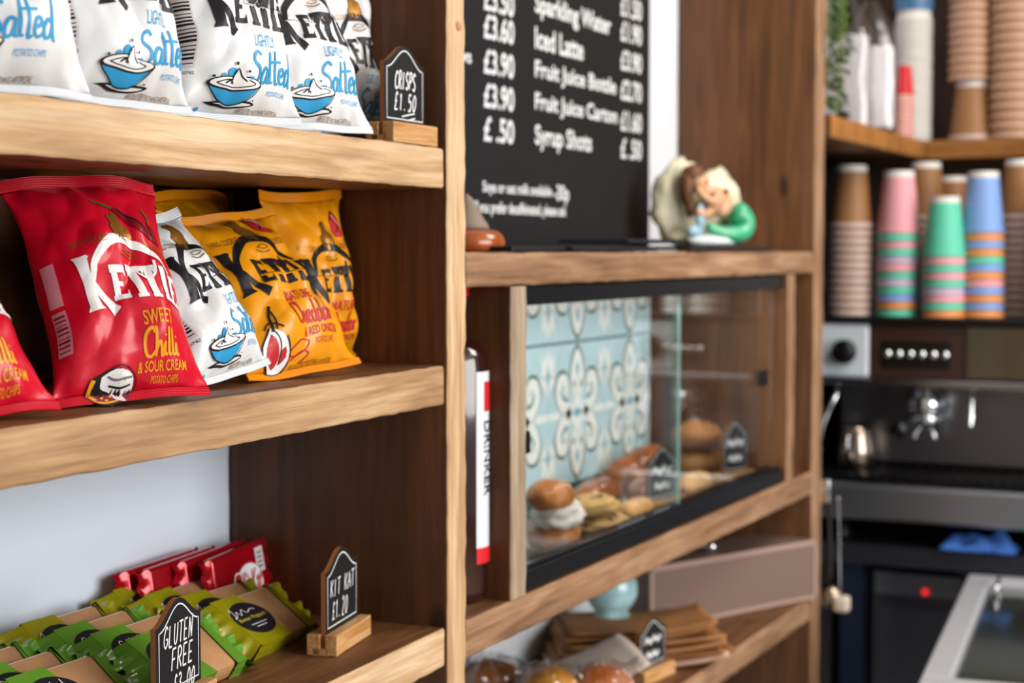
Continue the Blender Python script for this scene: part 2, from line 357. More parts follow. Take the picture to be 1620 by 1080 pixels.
# ------------------------------------------------------------------ setting
DEP = .2375
def slab(name, x0, x1, y0, y1, z0, z1, m, rot=None):
    bm = bmn(); box(bm, x0, x1, y0, y1, z0, z1); o = obj(name, bm, m, None, None, rot); o['kind'] = 'structure'; return o
slab('floor', -4, 3, -4, .4, -.05, 0, mat('floor_boards', 'b39c80', .5, var=.2))
slab('ceiling', -4, 3, -4, .4, 2.7, 2.75, mat('ceiling_paint', 'e8e6e0', .8))
slab('wall_left', -2.6, .012, DEP, DEP+.08, 0, 2.7, WALLM, (0, 0, AL))
slab('wall_back', .012, 2.40, .232, .33, 0, 2.7, WALLB)
slab('wall_right', 2.32, 2.40, -3.2, .232, 0, 2.7, mat('dark_wall', '3a2a20', .7))

# ------------------------------------------------------------------ crisp shelves (left bay)
SH_TOP, SH_MID, SH_BOT = 1.5146, 1.3146, 1.0690
bay = thing('shelving_unit', 'rustic scaffold board shelving bay holding crisps, snack bars and three shelves', 'shelving', (0, 0, 0), (0, 0, AL))
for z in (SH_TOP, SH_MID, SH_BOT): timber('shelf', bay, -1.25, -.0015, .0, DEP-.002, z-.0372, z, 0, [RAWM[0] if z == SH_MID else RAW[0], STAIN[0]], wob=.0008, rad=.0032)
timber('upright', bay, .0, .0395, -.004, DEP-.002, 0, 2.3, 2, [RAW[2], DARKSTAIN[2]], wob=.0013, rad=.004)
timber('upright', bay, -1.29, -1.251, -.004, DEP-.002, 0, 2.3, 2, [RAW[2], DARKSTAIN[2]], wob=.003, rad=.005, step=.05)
bm = bmn(); box(bm, -1.249, -.003, DEP-.012, DEP-.003, SH_MID+.0005, SH_TOP-.0378); box(bm, -1.249, -.003, DEP-.012, DEP-.003, SH_TOP+.0005, 2.3); obj('dark_backing', bm, DARKSTAIN[0], bay)  # dark sheet added behind the packets so the gaps between them read dark
bm = bmn()
lathe(bm, [(.0001, 0), (.0045, 0), (.0045, .0012), (.0038, .002), (.0001, .0022)], 16, 0, MX.Translation((.022, -.0035, 1.628)) @ MX.Rotation(PI/2, 4, 'X'))
obj('screw_plug', bm, mat('screw_plug_wood', 'c08a55', .6), bay, smooth=True)
# ------------------------------------------------------------------ counter unit (right bay)
DR = .230
unit = thing('display_counter', 'rustic timber counter unit with top board, pastry cabinet bay and lower shelf', 'counter')
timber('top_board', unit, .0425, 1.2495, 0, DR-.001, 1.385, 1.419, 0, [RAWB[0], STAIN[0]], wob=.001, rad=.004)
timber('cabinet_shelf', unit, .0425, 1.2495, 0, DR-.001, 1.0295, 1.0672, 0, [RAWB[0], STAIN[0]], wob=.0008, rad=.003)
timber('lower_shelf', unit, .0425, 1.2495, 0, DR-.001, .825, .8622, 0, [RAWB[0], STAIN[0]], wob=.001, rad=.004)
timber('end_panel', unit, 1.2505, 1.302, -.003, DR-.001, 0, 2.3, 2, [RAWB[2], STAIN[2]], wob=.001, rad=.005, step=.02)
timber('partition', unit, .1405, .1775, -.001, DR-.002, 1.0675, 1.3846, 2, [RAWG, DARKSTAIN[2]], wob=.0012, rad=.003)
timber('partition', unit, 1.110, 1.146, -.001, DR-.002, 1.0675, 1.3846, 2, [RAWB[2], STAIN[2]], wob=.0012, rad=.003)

# ------------------------------------------------------------------ crisp packets
RED = film('red_packet_film', 'd2082a', .33); YEL = film('yellow_packet_film', 'eb9a0c', .36); WHI = film('white_packet_film', 'e9ecef', .4)
GOLD = mat('gold_print', 'a9762f', .35, .6); ORA = mat('orange_print', 'f0a11e', .4); CYAN = mat('blue_print', '2a9fd8', .45); CRED = mat('red_print', 'c3262f', .45)
GREENP = mat('green_print', '3f6b2a', .45); LABW = mat('label_white_print', 'd9d4d6', .5); GREYP = mat('grey_print', '6d7076', .5); DRED = mat('dark_red_print', '7c0f1c', .4)
def bagfn(W, H, T, seed):
    def f(s, t, side=-1):
        e = min(t-.036, .945-t)/.909; e = max(e, 0)
        r = min(e/.30, 1); p = (1-(1-r)**2)**.75
        x = s*W*(1-.145*p)
        q = max(0, 1-abs(2*s)**2.6)**.7
        n = noise.noise(V((s*2.5+seed, t*2.8, seed*7.3+side))); n2 = noise.noise(V((s*6+seed*3, t*7, 5+side)))
        y = side*T*p*q*(1.18-.4*t)
        y += (1-abs(n)*2)*.0075*p*q**.5*-side*.9 + n2*.0042*p*q**.3
        n3 = 1-2.4*abs(noise.noise(V((s*4.2+t*1.5+seed*1.7, t*5.2-s*2, seed+side*3)))); y += -side*(max(n3, -1))*.0019*p*q**.6
        if e > 0: y += .0022*math.sin(s*31+seed+3*noise.noise(V((s*4, seed, 1))))*math.exp(-e/.07)*min(e/.02, 1)
        wv = .0035*math.sin(s*5.5+seed*2)+.0025*math.sin(s*11+seed)
        y += wv*(math.exp(-((t-.97)/.12)**2)+.6*math.exp(-((t-.02)/.08)**2))
        z = t*H+ .003*math.sin(s*4+seed)*(1 if t > .5 else .2)
        return V((x, y, z))
    return f
def crisp_packet(kind, label, place, prints, seed, W, H, T=.034, pdx=0, pdy=0, name='crisp_packet', group=None, backprint=True):
    (u, d, z), (rx, ry, rz) = place
    R = Euler((rx, ry, rz+AL)).to_matrix()
    low = min((R @ V((a*W, 0, 0))).z for a in (-.5, .5))
    root = thing(name, label, 'crisps', LF(u, d, z-low+.0012), (rx, ry, rz+AL), group)
    f = bagfn(W, H, T, seed); M = {'red': RED, 'yellow': YEL, 'white': WHI}[kind]
    bm = bmn(); NU, NV = 84, 100
    t0, t1 = .036, .945
    grid(bm, lambda a, b: f(a-.5, t0+(t1-t0)*b, -1), NU, NV); grid(bm, lambda a, b: f(a-.5, t0+(t1-t0)*b, 1), NU, NV, flip=True)
    bmesh.ops.remove_doubles(bm, verts=bm.verts[:], dist=1e-5)
    obj('pouch', bm, M, root, smooth=True)
    for nm, a0, a1 in (('bottom_seal', 0, t0), ('top_seal', t1, 1)):
        bm = bmn()
        rib = lambda b: .0008*math.sin(b*2*PI*5)
        grid(bm, lambda a, b: f(a-.5, a0+(a1-a0)*b)+V((0, rib(b)-.0003, 0)), 40, 30)
        grid(bm, lambda a, b: f(a-.5, a0+(a1-a0)*b)+V((0, rib(b)+.0003, 0)), 40, 30, flip=True)
        obj(nm, bm, M, root, smooth=True)
    def fn(x, y, l, side=-1):
        x, y = (x*.92+.035+pdx, y-.075*min(1, y/.3)+pdy) if x > -.38 else (x, y)
        s = max(-.497, min(.497, x)); t = y*W/H; e = .004
        p = f(s, t, side); n = (f(s+e, t, side)-f(s-e, t, side)).cross(f(s, t+e, side)-f(s, t-e, side)); n.normalize()
        if side > 0: n = -n
        return p+n*(.0005+.00016*l)
    for nm, P, ms in prints(kind): P.build(nm, ms, root, fn)
    return root
def logo(P, mi, mx):
    # arched stencil lettering with a swoosh from the K over the word
    y0 = .62
    P.stroke([(-.33, .90), (-.315, .76), (-.30, y0-.03)], lambda t: .062+.02*abs(2*t-1), mi, 1, 6)
    P.poly([(-.38, .905), (-.275, .895), (-.30, .865), (-.36, .875)], mi, 1); P.poly([(-.36, y0-.05), (-.24, y0-.035), (-.28, y0), (-.33, y0)], mi, 1)
    P.stroke([(-.295, .72), (-.23, .87), (-.08, .985), (.12, .985), (.28, .90), (.36, .82)], lambda t: .016+.045*math.sin(PI*t)**.7, mi, 1, 8)
    P.stroke([(-.29, .75), (-.23, .66), (-.15, y0-.06)], lambda t: .03+.045*t, mi, 1, 6)
    def T(x, w, h, y):
        P.stroke([(x, y+h), (x+.003, y)], lambda t: .042+.015*abs(2*t-1), mi, 1, 4); P.rect(x-w/2, y+h-.028, x+w/2, y+h, mi, 1)
        P.poly([(x-w/2, y+h), (x-w/2+.015, y+h-.06), (x-w/2+.03, y+h-.02)], mi, 1); P.poly([(x+w/2, y+h), (x+w/2-.015, y+h-.06), (x+w/2-.03, y+h-.02)], mi, 1)
        P.rect(x-.036, y, x+.042, y+.022, mi, 1)
    def E(x, w, h, y):
        P.stroke([(x-w/2+.02, y+h), (x-w/2+.02, y)], .042, mi, 1, 2)
        P.rect(x-w/2-.01, y, x+w/2, y+.03, mi, 1); P.rect(x-w/2-.01, y+h-.03, x+w/2, y+h, mi, 1); P.rect(x-w/2, y+h*.5-.013, x+w/2-.03, y+h*.5+.013, mi, 1)
        P.poly([(x+w/2, y), (x+w/2, y+.06), (x+w/2-.02, y+.02)], mi, 1); P.poly([(x+w/2, y+h), (x+w/2, y+h-.055), (x+w/2-.02, y+h-.02)], mi, 1)
    E(-.085, .105, .2, y0+.008); T(.045, .115, .22, y0); T(.160, .115, .22, y0-.002)
    P.stroke([(.262, .83), (.265, y0)], .042, mi, 1, 2); P.rect(.235, y0-.01, .33, y0+.02, mi, 1)
    P.stroke([(.09, .79), (.15, .755), (.21, .79), (.225, .87)], .018, mi, 2, 6)
    E(.385, .085, .19, y0-.005)
    P.stroke([(-.02, .905), (.06, .885), (.13, .905)], .008, mx, 2); P.stroke([(.0, .925), (.07, .91), (.12, .93), (.06, .94), (.02, .925)], .006, mx, 2)
def golds(P, mi):
    P.text(-.245, .985, .24, .045, 'HAND COOKED', mi, 1); P.text(.3, .985, .18, .045, 'IN NORFOLK', mi, 1)
    P.poly([(-.04, 1.03), (-.06, 1.07), (-.02, 1.12), (-.035, 1.17), (.0, 1.2), (.02, 1.14), (.05, 1.17), (.07, 1.13), (.11, 1.1), (.13, 1.02), (.09, 1.01), (.08, .985), (.05, .97), (.04, 1.0), (.0, 1.0)], mi, 1)
    P.ell(.035, 1.17, .028, .032, mi, 2)
def bowl(P0, ink, blue, white, x0, y0, k=1.0):
    P = Print(.03); q = lambda pts: [(x0+a*k, y0+b*k) for a, b in pts]
    P.poly(q([(-.17, -.055), (-.05, -.085), (.12, -.08), (.19, -.05), (.1, -.03), (-.05, -.04)]), ink, 1, sm=4); P.poly(q([(-.1, -.057), (.02, -.073), (.13, -.066), (.16, -.052), (.05, -.045)]), white, 2, sm=4)
    P.poly(q([(-.19, .1), (-.14, .02), (-.05, -.05), (.05, -.055), (.13, .0), (.185, .1), (.1, .07), (-.1, .065)]), blue, 3, sm=4)
    P.ell(x0, y0+.1*k, .195*k, .06*k, ink, 4); P.ell(x0+.004*k, y0+.103*k, .18*k, .048*k, white, 5); P.stroke(q([(-.14, .1), (-.06, .13), (.05, .135), (.14, .105), (.05, .075), (-.08, .078)]), .008*k, ink, 6, close=True)
    P.poly(q([(-.04, .1), (-.03, .16), (.02, .2), (.06, .15), (.1, .1), (.03, .09)]), white, 7, sm=3)
    P.stroke(q([(-.04, .1), (-.03, .17), (.0, .21), (.03, .16), (.07, .12)]), .009*k, ink, 8); P.stroke(q([(-.08, .1), (-.05, .125), (-.02, .1)]), .012*k, ink, 8)
    P.stroke(q([(-.19, .095), (-.15, .03), (-.06, -.045), (.06, -.05), (.14, .01), (.19, .1)]), .008*k, ink, 8)
    P.poly(q([(.02, -.04), (.045, .06), (.13, .065), (.09, -.01)]), white, 4, sm=0) if k < .0 else None
    P.ell(x0-.04*k, y0+.175*k, .035*k, .035*k, blue, 3); P.ell(x0-.1*k, y0+.155*k, .016*k, .016*k, blue, 3); P.ell(x0+.1*k, y0+.15*k, .012*k, .012*k, blue, 6)
    for a, b, r in ((-.16, .15, .009), (-.02, .24, .011), (.07, .19, .008), (.16, -.02, .006)): P.ell(x0+a*k, y0+b*k, r*k, r*k, ink, 8)
    for v in P.bm.verts: v.co.x = x0+(v.co.x-x0)*1.12; v.co.y = y0+(v.co.y-y0)*.84
    me = bpy.data.meshes.new('t'); mi = [f.material_index for f in P.bm.faces]; P.bm.to_mesh(me); P.bm.free(); P0.bm.from_mesh(me); bpy.data.meshes.remove(me)
def side_label(P, white, ink, hi=True):
    P.rect(-.47, .56, -.405, .82, white, 1, .03); P.rect(-.47, .27, -.405, .53, white, 1, .03)
    if hi:
        for i in range(9): P.rect(-.465, .29+i*.025, -.415, .29+i*.025+.006+.008*(i*7 % 3)/2, ink, 2)
def prints_red(k):
    A = Print(.03); logo(A, 0, 1); golds(A, 1)
    B = Print(.03); x = .12
    B.text(x, .50, .215, .085, 'SWEET', 0, 1, .01); script(B, x+.01, .37, .27, .15, 'Chilli', 0, .11); B.text(x+.02, .235, .36, .07, '& SOUR CREAM', 0, 1, .01); B.text(x+.03, .155, .19, .042, 'POTATO CHIPS', 0, 1)
    C = Print(.03)
    C.stroke([(-.1, 1.285), (-.04, 1.275), (.05, 1.24)], .02, 3, 1); C.poly([(.03, 1.25), (.1, 1.235), (.22, 1.17), (.33, 1.06), (.33, 1.03), (.2, 1.08), (.08, 1.18)], 5, 1, sm=4); C.stroke([(.08, 1.235), (.2, 1.16), (.3, 1.07)], .012, 1, 2)
    C.stroke([(.31, 1.28), (.34, 1.22), (.33, 1.16)], .014, 3, 1); C.poly([(.31, 1.18), (.36, 1.14), (.38, 1.02), (.33, 1.06)], 5, 1, sm=3)
    D = Print(.03); C0 = C; C = D
    C.poly([(-.35, .2), (-.36, .12), (-.3, .05), (-.19, .02), (-.08, .06), (-.07, .13), (-.12, .21), (-.22, .24)], 1, 1, .05, sm=3); C.poly([(-.29, .2), (-.2, .235), (-.08, .2), (-.06, .12), (-.12, .09), (-.1, .04), (-.17, .06), (-.2, .11), (-.28, .14)], 0, 2, .05, sm=3)
    C.stroke([(-.25, .2), (-.18, .17), (-.08, .19)], .012, 4, 3); C.stroke([(-.23, .15), (-.15, .13), (-.08, .15)], .01, 1, 3); C.stroke([(-.34, .19), (-.355, .12), (-.3, .055)], .03, 2, 3); C.stroke([(-.31, .05), (-.23, .035), (-.15, .05)], .014, 2, 3)
    for a, b in ((-.26, .075), (-.23, .055), (-.2, .085)): C.ell(a, b, .011, .009, 2, 4)
    C.stroke([(-.36, .2), (-.37, .12), (-.3, .04), (-.19, .01)], .008, 1, 4); C.stroke([(-.28, .22), (-.17, .255), (-.06, .2), (-.045, .12), (-.1, .08)], .008, 1, 4)
    S = Print(.03); side_label(S, 0, 1)
    return [('brand_print', A, [WHITEP, GOLD]), ('flavour_print', B, [ORA]), ('side_label', S, [mat_label_pink, DRED]), ('chilli_picture', C0, [WHITEP, BLACK, ORA, GREENP, GREYP, DRED]), ('picture_print', C, [WHITEP, BLACK, ORA, GREENP, GREYP, DRED, mat_label_pink, DRED])]
mat_label_pink = mat('pink_label_print', 'd58c98', .5)
def prints_yellow(k):
    A = Print(.03); logo(A, 0, 1); golds(A, 1)
    B = Print(.03); x = .13
    B.text(x-.02, .52, .25, .075, 'MATURE', 0, 1, .01); script(B, x+.02, .40, .4, .155, 'Cheddar', 0, .09); B.text(x+.06, .265, .34, .065, '& RED ONION', 0, 1, .01); B.text(x+.08, .19, .19, .04, 'POTATO CHIPS', 0, 1)
    C = Print(.03)
    C.poly([(-.3, .33), (-.37, .22), (-.36, .12), (-.27, .05), (-.17, .06), (-.13, .14), (-.18, .24), (-.26, .31)], 0, 1, .05, sm=3); C.poly([(-.3, .29), (-.34, .2), (-.33, .12), (-.26, .08), (-.22, .13), (-.25, .22)], 2, 2, .05, sm=3); C.poly([(-.2, .1), (-.16, .13), (-.18, .19), (-.22, .15)], 2, 3, sm=2)
    C.stroke([(-.3, .33), (-.37, .22), (-.36, .12), (-.27, .045), (-.17, .055), (-.125, .14), (-.18, .25)], .012, 1, 4); C.stroke([(-.27, .3), (-.22, .2), (-.21, .1)], .008, 1, 4); C.stroke([(-.28, .3), (-.26, .4), (-.22, .47)], .018, 1, 4); C.stroke([(-.25, .31), (-.23, .38), (-.235, .46)], .012, 1, 4); C.stroke([(-.33, .33), (-.28, .36), (-.2, .31)], .01, 1, 4)
    C.stroke([(-.12, .16), (-.02, .215), (.06, .2), (.02, .15), (-.08, .13), (-.14, .14)], .009, 2, 1); C.stroke([(-.1, .11), (0, .15), (.05, .12), (-.02, .085)], .009, 2, 1)
    C0 = C; C = Print(.03); C.poly([(.2, 1.22), (.27, 1.28), (.36, 1.2), (.37, 1.08), (.28, 1.06), (.19, 1.1)], 2, 1, sm=3); C.stroke([(.19, 1.2), (.28, 1.26), (.3, 1.16), (.24, 1.1)], .012, 1, 2); C.stroke([(.24, 1.24), (.34, 1.14)], .012, 0, 2)
    S = Print(.03); side_label(S, 0, 1); C0.text(.1, .075, .4, .022, 'ABSOLUTELY NOTHING ARTIFICIAL', 4, 1)
    return [('brand_print', A, [BLACK, GOLD]), ('flavour_print', B, [CRED]), ('side_label', S, [LABW, BLACK]), ('onion_picture', C, [WHITEP, BLACK, CRED]), ('picture_print', C0, [WHITEP, BLACK, CRED, LABW, GOLD])]
def prints_white(k):
    A = Print(.03); logo(A, 0, 1); golds(A, 1)
    B = Print(.03); x = .14
    B.text(x-.03, .53, .21, .075, 'LIGHTLY', 0, 1); script(B, x+.02, .375, .44, .2, 'Salted', 0, .08, rise=.05); B.text(x+.1, .205, .2, .035, 'POTATO CHIPS', 0, 1)
    C = Print(.03); bowl(C, 0, 1, 2, -.16, .17, 1.0)
    C.rect(-.485, .28, -.39, .72, 3, 1, .03)
    for i in range(16): C.rect(-.48, .30+i*.024, -.40, .30+i*.024+.006+.009*(i*7 % 4)/3, 0, 2, .03)
    C.text(-.43, .25, .09, .02, '510742', 0, 1); C.ell(-.36, .075, .014, .014, 1, 1); C.text(.12, .085, .36, .026, 'ABSOLUTELY NOTHING ARTIFICIAL', 4, 1)
    C.text(-.43, .84, .1, .03, 'JUL 28', 0, 1)
    return [('brand_print', A, [BLACK, GOLD]), ('flavour_print', B, [CYAN]), ('picture_print', C, [BLACK, CYAN, WHITEP, LABW, GOLD])]
PK = (('red', 'red crisp packet half out of frame at the far left of the middle shelf', ((-.590, .035, SH_MID), (-.70, -.02, -.35)), prints_red, 1.3, .122, .167),
 ('red', 'whole upright red sweet chilli crisp packet facing front on the middle shelf', ((-.449, .018, SH_MID), (-.46, -.03, -.48)), prints_red, 2.1, .119, .171),
 ('white', 'white lightly salted crisp packet wedged between red and yellow packets on the middle shelf', ((-.300, .038, SH_MID), (-.56, -.12, .0), ), prints_white, 3.7, .116, .150),
 ('yellow', 'yellow cheddar crisp packet leaning in front, its left edge beside the white packet', ((-.196, .032, SH_MID), (-.64, -.05, -.22)), prints_yellow, 4.4, .134, .168),
 ('yellow', 'yellow cheddar crisp packet standing upright nearest the shelf upright', ((-.063, .098, SH_MID), (-.10, -.01, -.13)), prints_yellow, 5.2, .117, .160),
 ('yellow', 'yellow crisp packet at the back with only its crimped top showing behind the leaning one', ((-.275, .135, SH_MID), (-.42, .03, -.05)), prints_yellow, 6.6, .122, .163),
 ('yellow', 'yellow crisp packet deep in the shelf showing one folded top corner', ((-.12, .165, SH_MID), (-.2, .0, -.05)), prints_yellow, 7.9, .110, .160),
 ('white', 'white crisp packet at the far left of the top shelf cut by the frame', ((-.566, .024, SH_TOP), (-.32, .0, -.36)), prints_white, 8.3, .122, .165),
 ('white', 'second white crisp packet from left on the top shelf with barcode side showing', ((-.462, .016, SH_TOP), (-.22, .0, -.30)), prints_white, 9.5, .120, .166),
 ('white', 'third white crisp packet from left on the top shelf, full bowl picture and flavour showing', ((-.330, .012, SH_TOP), (-.18, .0, -.36)), prints_white, 10.2, .122, .167),
 ('white', 'white crisp packet right of the third on the top shelf, its corner overhanging the edge', ((-.212, .012, SH_TOP), (-.40, -.01, -.36)), prints_white, 11.6, .123, .169),
 ('white', 'shaded white crisp packet standing behind the small crisps price sign on the top shelf', ((-.061, .072, SH_TOP), (-.10, .02, -.10)), prints_white, 12.4, .122, .168))
for k, lab, pl, pr, sd, W_, H_ in PK: crisp_packet(k, lab, pl, pr, sd, W_, H_, pdx={8.3: -.2, 9.5: .03, 4.4: -.08, 5.2: -.07}.get(sd, 0), pdy=-.03 if k == 'red' else 0, T=.028 if sd > 12 else .034, group='crisp packets on the shelves')

# ------------------------------------------------------------------ chalkboard price signs
def sign(label, corner, rz, lines, w=.082, h=.080, bw=.092, bd=.028, bh=.018, name='price_sign', grp='small chalkboard price signs'):
    """corner = front left bottom corner of the block"""
    root = thing(name, label, 'sign', corner, (0, 0, rz), grp)
    bm = bmn(); box(bm, 0, bw, 0, bd*.40, 0, bh, .0008); box(bm, 0, bw, bd*.40+.0046, bd, 0, bh, .0008); box(bm, 0, bw, bd*.3, bd*.8, 0, bh*.35)
    obj('base_block', bm, BLOCK, root)
    x0 = (bw-w)/2; zb = bh*.36; y0 = bd*.40+.0004; th = .0042
    def outline(k):
        a, b, c, d = x0+k, x0+w-k, zb+k*.8, zb+h-k
        sh = h*.20
        pts = [(a, c), (b, c), (b, d-sh)]
        for i in range(1, 12):
            t = i/12; pts.append((b-(b-a)*.5*t, d-sh+sh*(.5-.5*math.cos(PI*t))))
        pts.append(((a+b)/2, d))
        for i in range(11, 0, -1):
            t = i/12; pts.append((a+(b-a)*.5*t, d-sh+sh*(.5-.5*math.cos(PI*t))))
        pts.append((a, d-sh)); return pts
    bm = bmn(); prism(bm, outline(0), y0, y0+th, 0, 1, 1); obj('board', bm, [BOARDM, mat('sign_edge_wood', '9a6034', .5)], root)
    P = Print(); o = outline(.0045); o = [(x, z) for x, z in o]; o[0] = (o[0][0], bh+.004); o[1] = (o[1][0], bh+.004)
    P.stroke(o, .0011, 0, 1, 1, True); P.build('chalk_border', CHALK, root, flatfn(y0-.0002))
    P = Print()
    for t, cx, cz, ww, hh, lw in lines: hand(P, x0+w*cx, zb+h*cz, w*ww, h*hh, t, 0, lw)
    P.build('chalk_lettering', CHALK, root, flatfn(y0-.0002))
    return root
# (the £1.50 line carries its double underline)
s1 = sign('chalkboard price sign reading crisps on the top shelf', LF(-.092, .004, SH_TOP+.0006), AL-.02, [('CRISPS', .52, .62, .52, .19, .11), ('£1.50', .52, .385, .56, .18, .11)], w=.076, h=.081, bw=.084)
P = Print(); P.stroke([(.036, .0245), (.050, .027), (.060, .0285)], .0012, 0, 1); P.stroke([(.046, .0215), (.056, .0235), (.061, .0245)], .0012, 0, 1); P.build('chalk_underline', CHALK, s1, flatfn(.028*.4+.0002))
sign('chalkboard price sign on its own beside the shelf upright, bottom shelf', LF(-.1417, .0353, SH_BOT+.0006), AL+.16, [('KIT KAT', .52, .60, .76, .18, .085), ('£1.20', .44, .35, .5, .19, .085)], w=.082, h=.081, bw=.090)
GS = PZ(346, 1106, SH_BOT+.0006)-V((math.cos(AL+.14), math.sin(AL+.14), 0))*.086
sign('chalkboard price sign reading gluten free, in front of the snack bars', GS, AL+.14, [('GLUTEN', .5, .68, .66, .19, .09), ('FREE', .58, .45, .5, .19, .1), ('£3.00', .62, .22, .5, .17, .1)], w=.074, h=.082, bw=.084)

# ------------------------------------------------------------------ wrapped snack bars
KRAFT = mat('kraft_card', 'b98a5e', .7, var=.12, vscale=40); PALEK = mat('pale_card_edge', 'd9c7b4', .65)
CELY = mat('yellow_wrapper_film', '958f0e', .3, coat=.4, bump=.3, bscale=40); CELG = mat('green_wrapper_film', '62962c', .3, coat=.4, bump=.3, bscale=40)
def snack_bar(kind):
    root = thing('snack_bar', 'x', 'snack bar'); C = CELY if kind == 'y' else CELG
    L_, H_, T_ = .096, .058, .017
    bm = bmn(); box(bm, -L_/2, L_/2, -T_/2, T_/2, 0, H_, .003, 2); obj('card_sleeve', bm, KRAFT, root, auto=.6)
    bm = bmn(); box(bm, -L_/2-.001, L_/2+.001, -T_/2+.002, T_/2-.002, H_-.001, H_+.0012, .0004); obj('pale_top_edge', bm, PALEK, root)
    for s in (-1, 1):
        bm = bmn(); x0 = s*L_*(.5); x1 = s*L_*(.02 if s < 0 else .40)
        def shell(a, b, x0=x0, x1=x1, s=s):
            x = x0+(x1-x0)*a; ang = b*2*PI; hw = T_/2+.0012; hh = H_/2+.0016
            c, d = math.cos(ang), math.sin(ang); k = max(abs(c), abs(d))
            slant = .35*(d/k)*.016*s
            return V((x+(slant if a > .5 else 0), hw*c/k*1.02, H_/2+hh*d/k+.0008*noise.noise(V((x*90, ang*3, 1)))))
        grid(bm, shell, 8, 40)
        obj('wrapper_end', bm, C, root, smooth=False, auto=.7)
        bm = bmn(); sd = 3.3 if s > 0 else 8.1
        def flare(a, b, s=s, sd=sd):
            x = s*(L_/2+a*.026); hh = H_*(.5+.10*a); hw = (T_/2+.001)*(1-a)**1.5
            t = 2*b-1
            y = .0075*a*noise.noise(V((t*2.2, sd, 0)))*2+.0028*a*math.sin(t*16+sd)
            return V((x-.006*a*t*t*s, y, H_/2+t*hh))
        for k in (-1, 1):
            grid(bm, lambda a, b, k=k: flare(a, b)+V((0, k*((T_/2+.001)*max(0, 1-a*1.5)**1.2+.0002), 0)), 12, 26)
        obj('crimped_tail', bm, C, root, smooth=True)
    P = Print(); DX = -.042; P.ell(.022, H_*.5, .026, .0205, 0, 1)
    if kind == 'y': P.stroke([(.0, .041), (.004, .045), (.003, .036), (.0, .033), (.005, .035), (.009, .040), (.012, .035), (.018, .041), (.022, .036), (.030, .039), (.036, .037)], .0007, 1, 2)
    P.text(.022, .029, .042, .005, 'Butter Flapjack' if kind == 'y' else 'Caramel Flapjack', 2 if kind == 'y' else 1, 2); P.stroke([(.010, .0215), (.034, .0215)], .0007, 1, 2, 1); P.stroke([(.014, .0180), (.030, .0180)], .0007, 1, 2, 1)
    if kind == 'g': script(P, .022, .0385, .026, .011, 'Salted', 1, .07, 2)
    [setattr(v.co, 'x', v.co.x+DX) for v in P.bm.verts]; P.build('oval_label', [BLACK, WHITEP, mat('label_yellow_print', 'd8c840', .5)], root, flatfn(-T_/2-.0016))
    return root
bars = {'y': snack_bar('y'), 'g': snack_bar('g')}
used = {'y': 0, 'g': 0}
colname = ('right hand', 'middle', 'left hand'); rown = ('front', 'second', 'third', 'rearmost')
for ci, (u, kind, d0, n) in enumerate(((-.132, 'y', .100, 4), (-.272, 'g', .084, 4), (-.412, 'g', .086, 4))):
    for r in range(n):
        k = 'y' if (kind == 'y' or (ci == 1 and r == 3)) else 'g'
        o = bars[k] if used[k] == 0 else copy_tree(bars[k]); used[k] += 1
        o.location = LF(u-.012*r+random.uniform(-.004, .004), d0-.006+.027*r, SH_BOT+.0068+.0024*r); o.rotation_euler = (-1.02+.03*r, random.uniform(-.02, .02), AL+random.uniform(-.03, .03))
        o['label'] = '%s wrapped snack bar, %s in the %s row on the bottom shelf' % ({'y': 'yellow', 'g': 'green'}[k], rown[r], colname[ci]); o['group'] = 'wrapped snack bars on the bottom shelf'
# ------------------------------------------------------------------ chocolate bars
REDF = mat('red_foil', 'b0081c', .2, .35, coat=.5, bump=.25, bscale=60)
def choc_bar():
    root = thing('chocolate_bar', 'x', 'chocolate bar'); L_, H_, T_ = .106, .070, .011
    bm = bmn(); box(bm, -L_/2, L_/2, -T_/2, T_/2, 0, H_, .004, 3); obj('wrapper', bm, REDF, root, smooth=True)
    for s in (-1, 1):
        bm = bmn()
        for k in (-1, 1): grid(bm, lambda a, b, k=k: V((s*(L_/2-.002+a*.014), k*(.0045*(1-a)**2+.0002)+.0016*math.sin(b*26)*a, H_*(.02+.96*b)+.001*math.sin(a*9))), 8, 40)
        obj('foil_crimp', bm, REDF, root, smooth=True)
    P = Print(); z = H_*.52; P.ell(.012, z-.003, .0275, .021, 1, 1); P.ell(.012, z-.003, .026, .0195, 0, 2)
    P.text(.004, z-.002, .017, .024, 'Kit', 1, 3, .03, .15); P.text(.026, z-.002, .021, .024, 'Kat', 1, 3, .03, .15)
    P.poly([(-.020, z+.003), (-.016, z+.011), (-.008, z+.012), (-.003, z+.006), (-.005, z-.006), (-.013, z-.012), (-.019, z-.005)], 0, 4, sm=3); P.poly([(-.0185, z+.003), (-.015, z+.0095), (-.0085, z+.0105), (-.0045, z+.006), (-.006, z-.005), (-.013, z-.0105), (-.0175, z-.004)], 1, 5, sm=3); P.text(-.0115, z, .0105, .0045, 'Nestle', 0, 6, 0, 0, 0, .15)
    P.rect(.030, z+.004, .046, H_-.006, 2, 1)
    for i in range(4): P.rect(.033, z+.008+i*.0045, .043, z+.010+i*.0045, 3, 2)
    P.build('front_print', [WHITEP, CRED, LABW, GREYP], root, flatfn(-T_/2-.0004)); return root
cb = choc_bar()
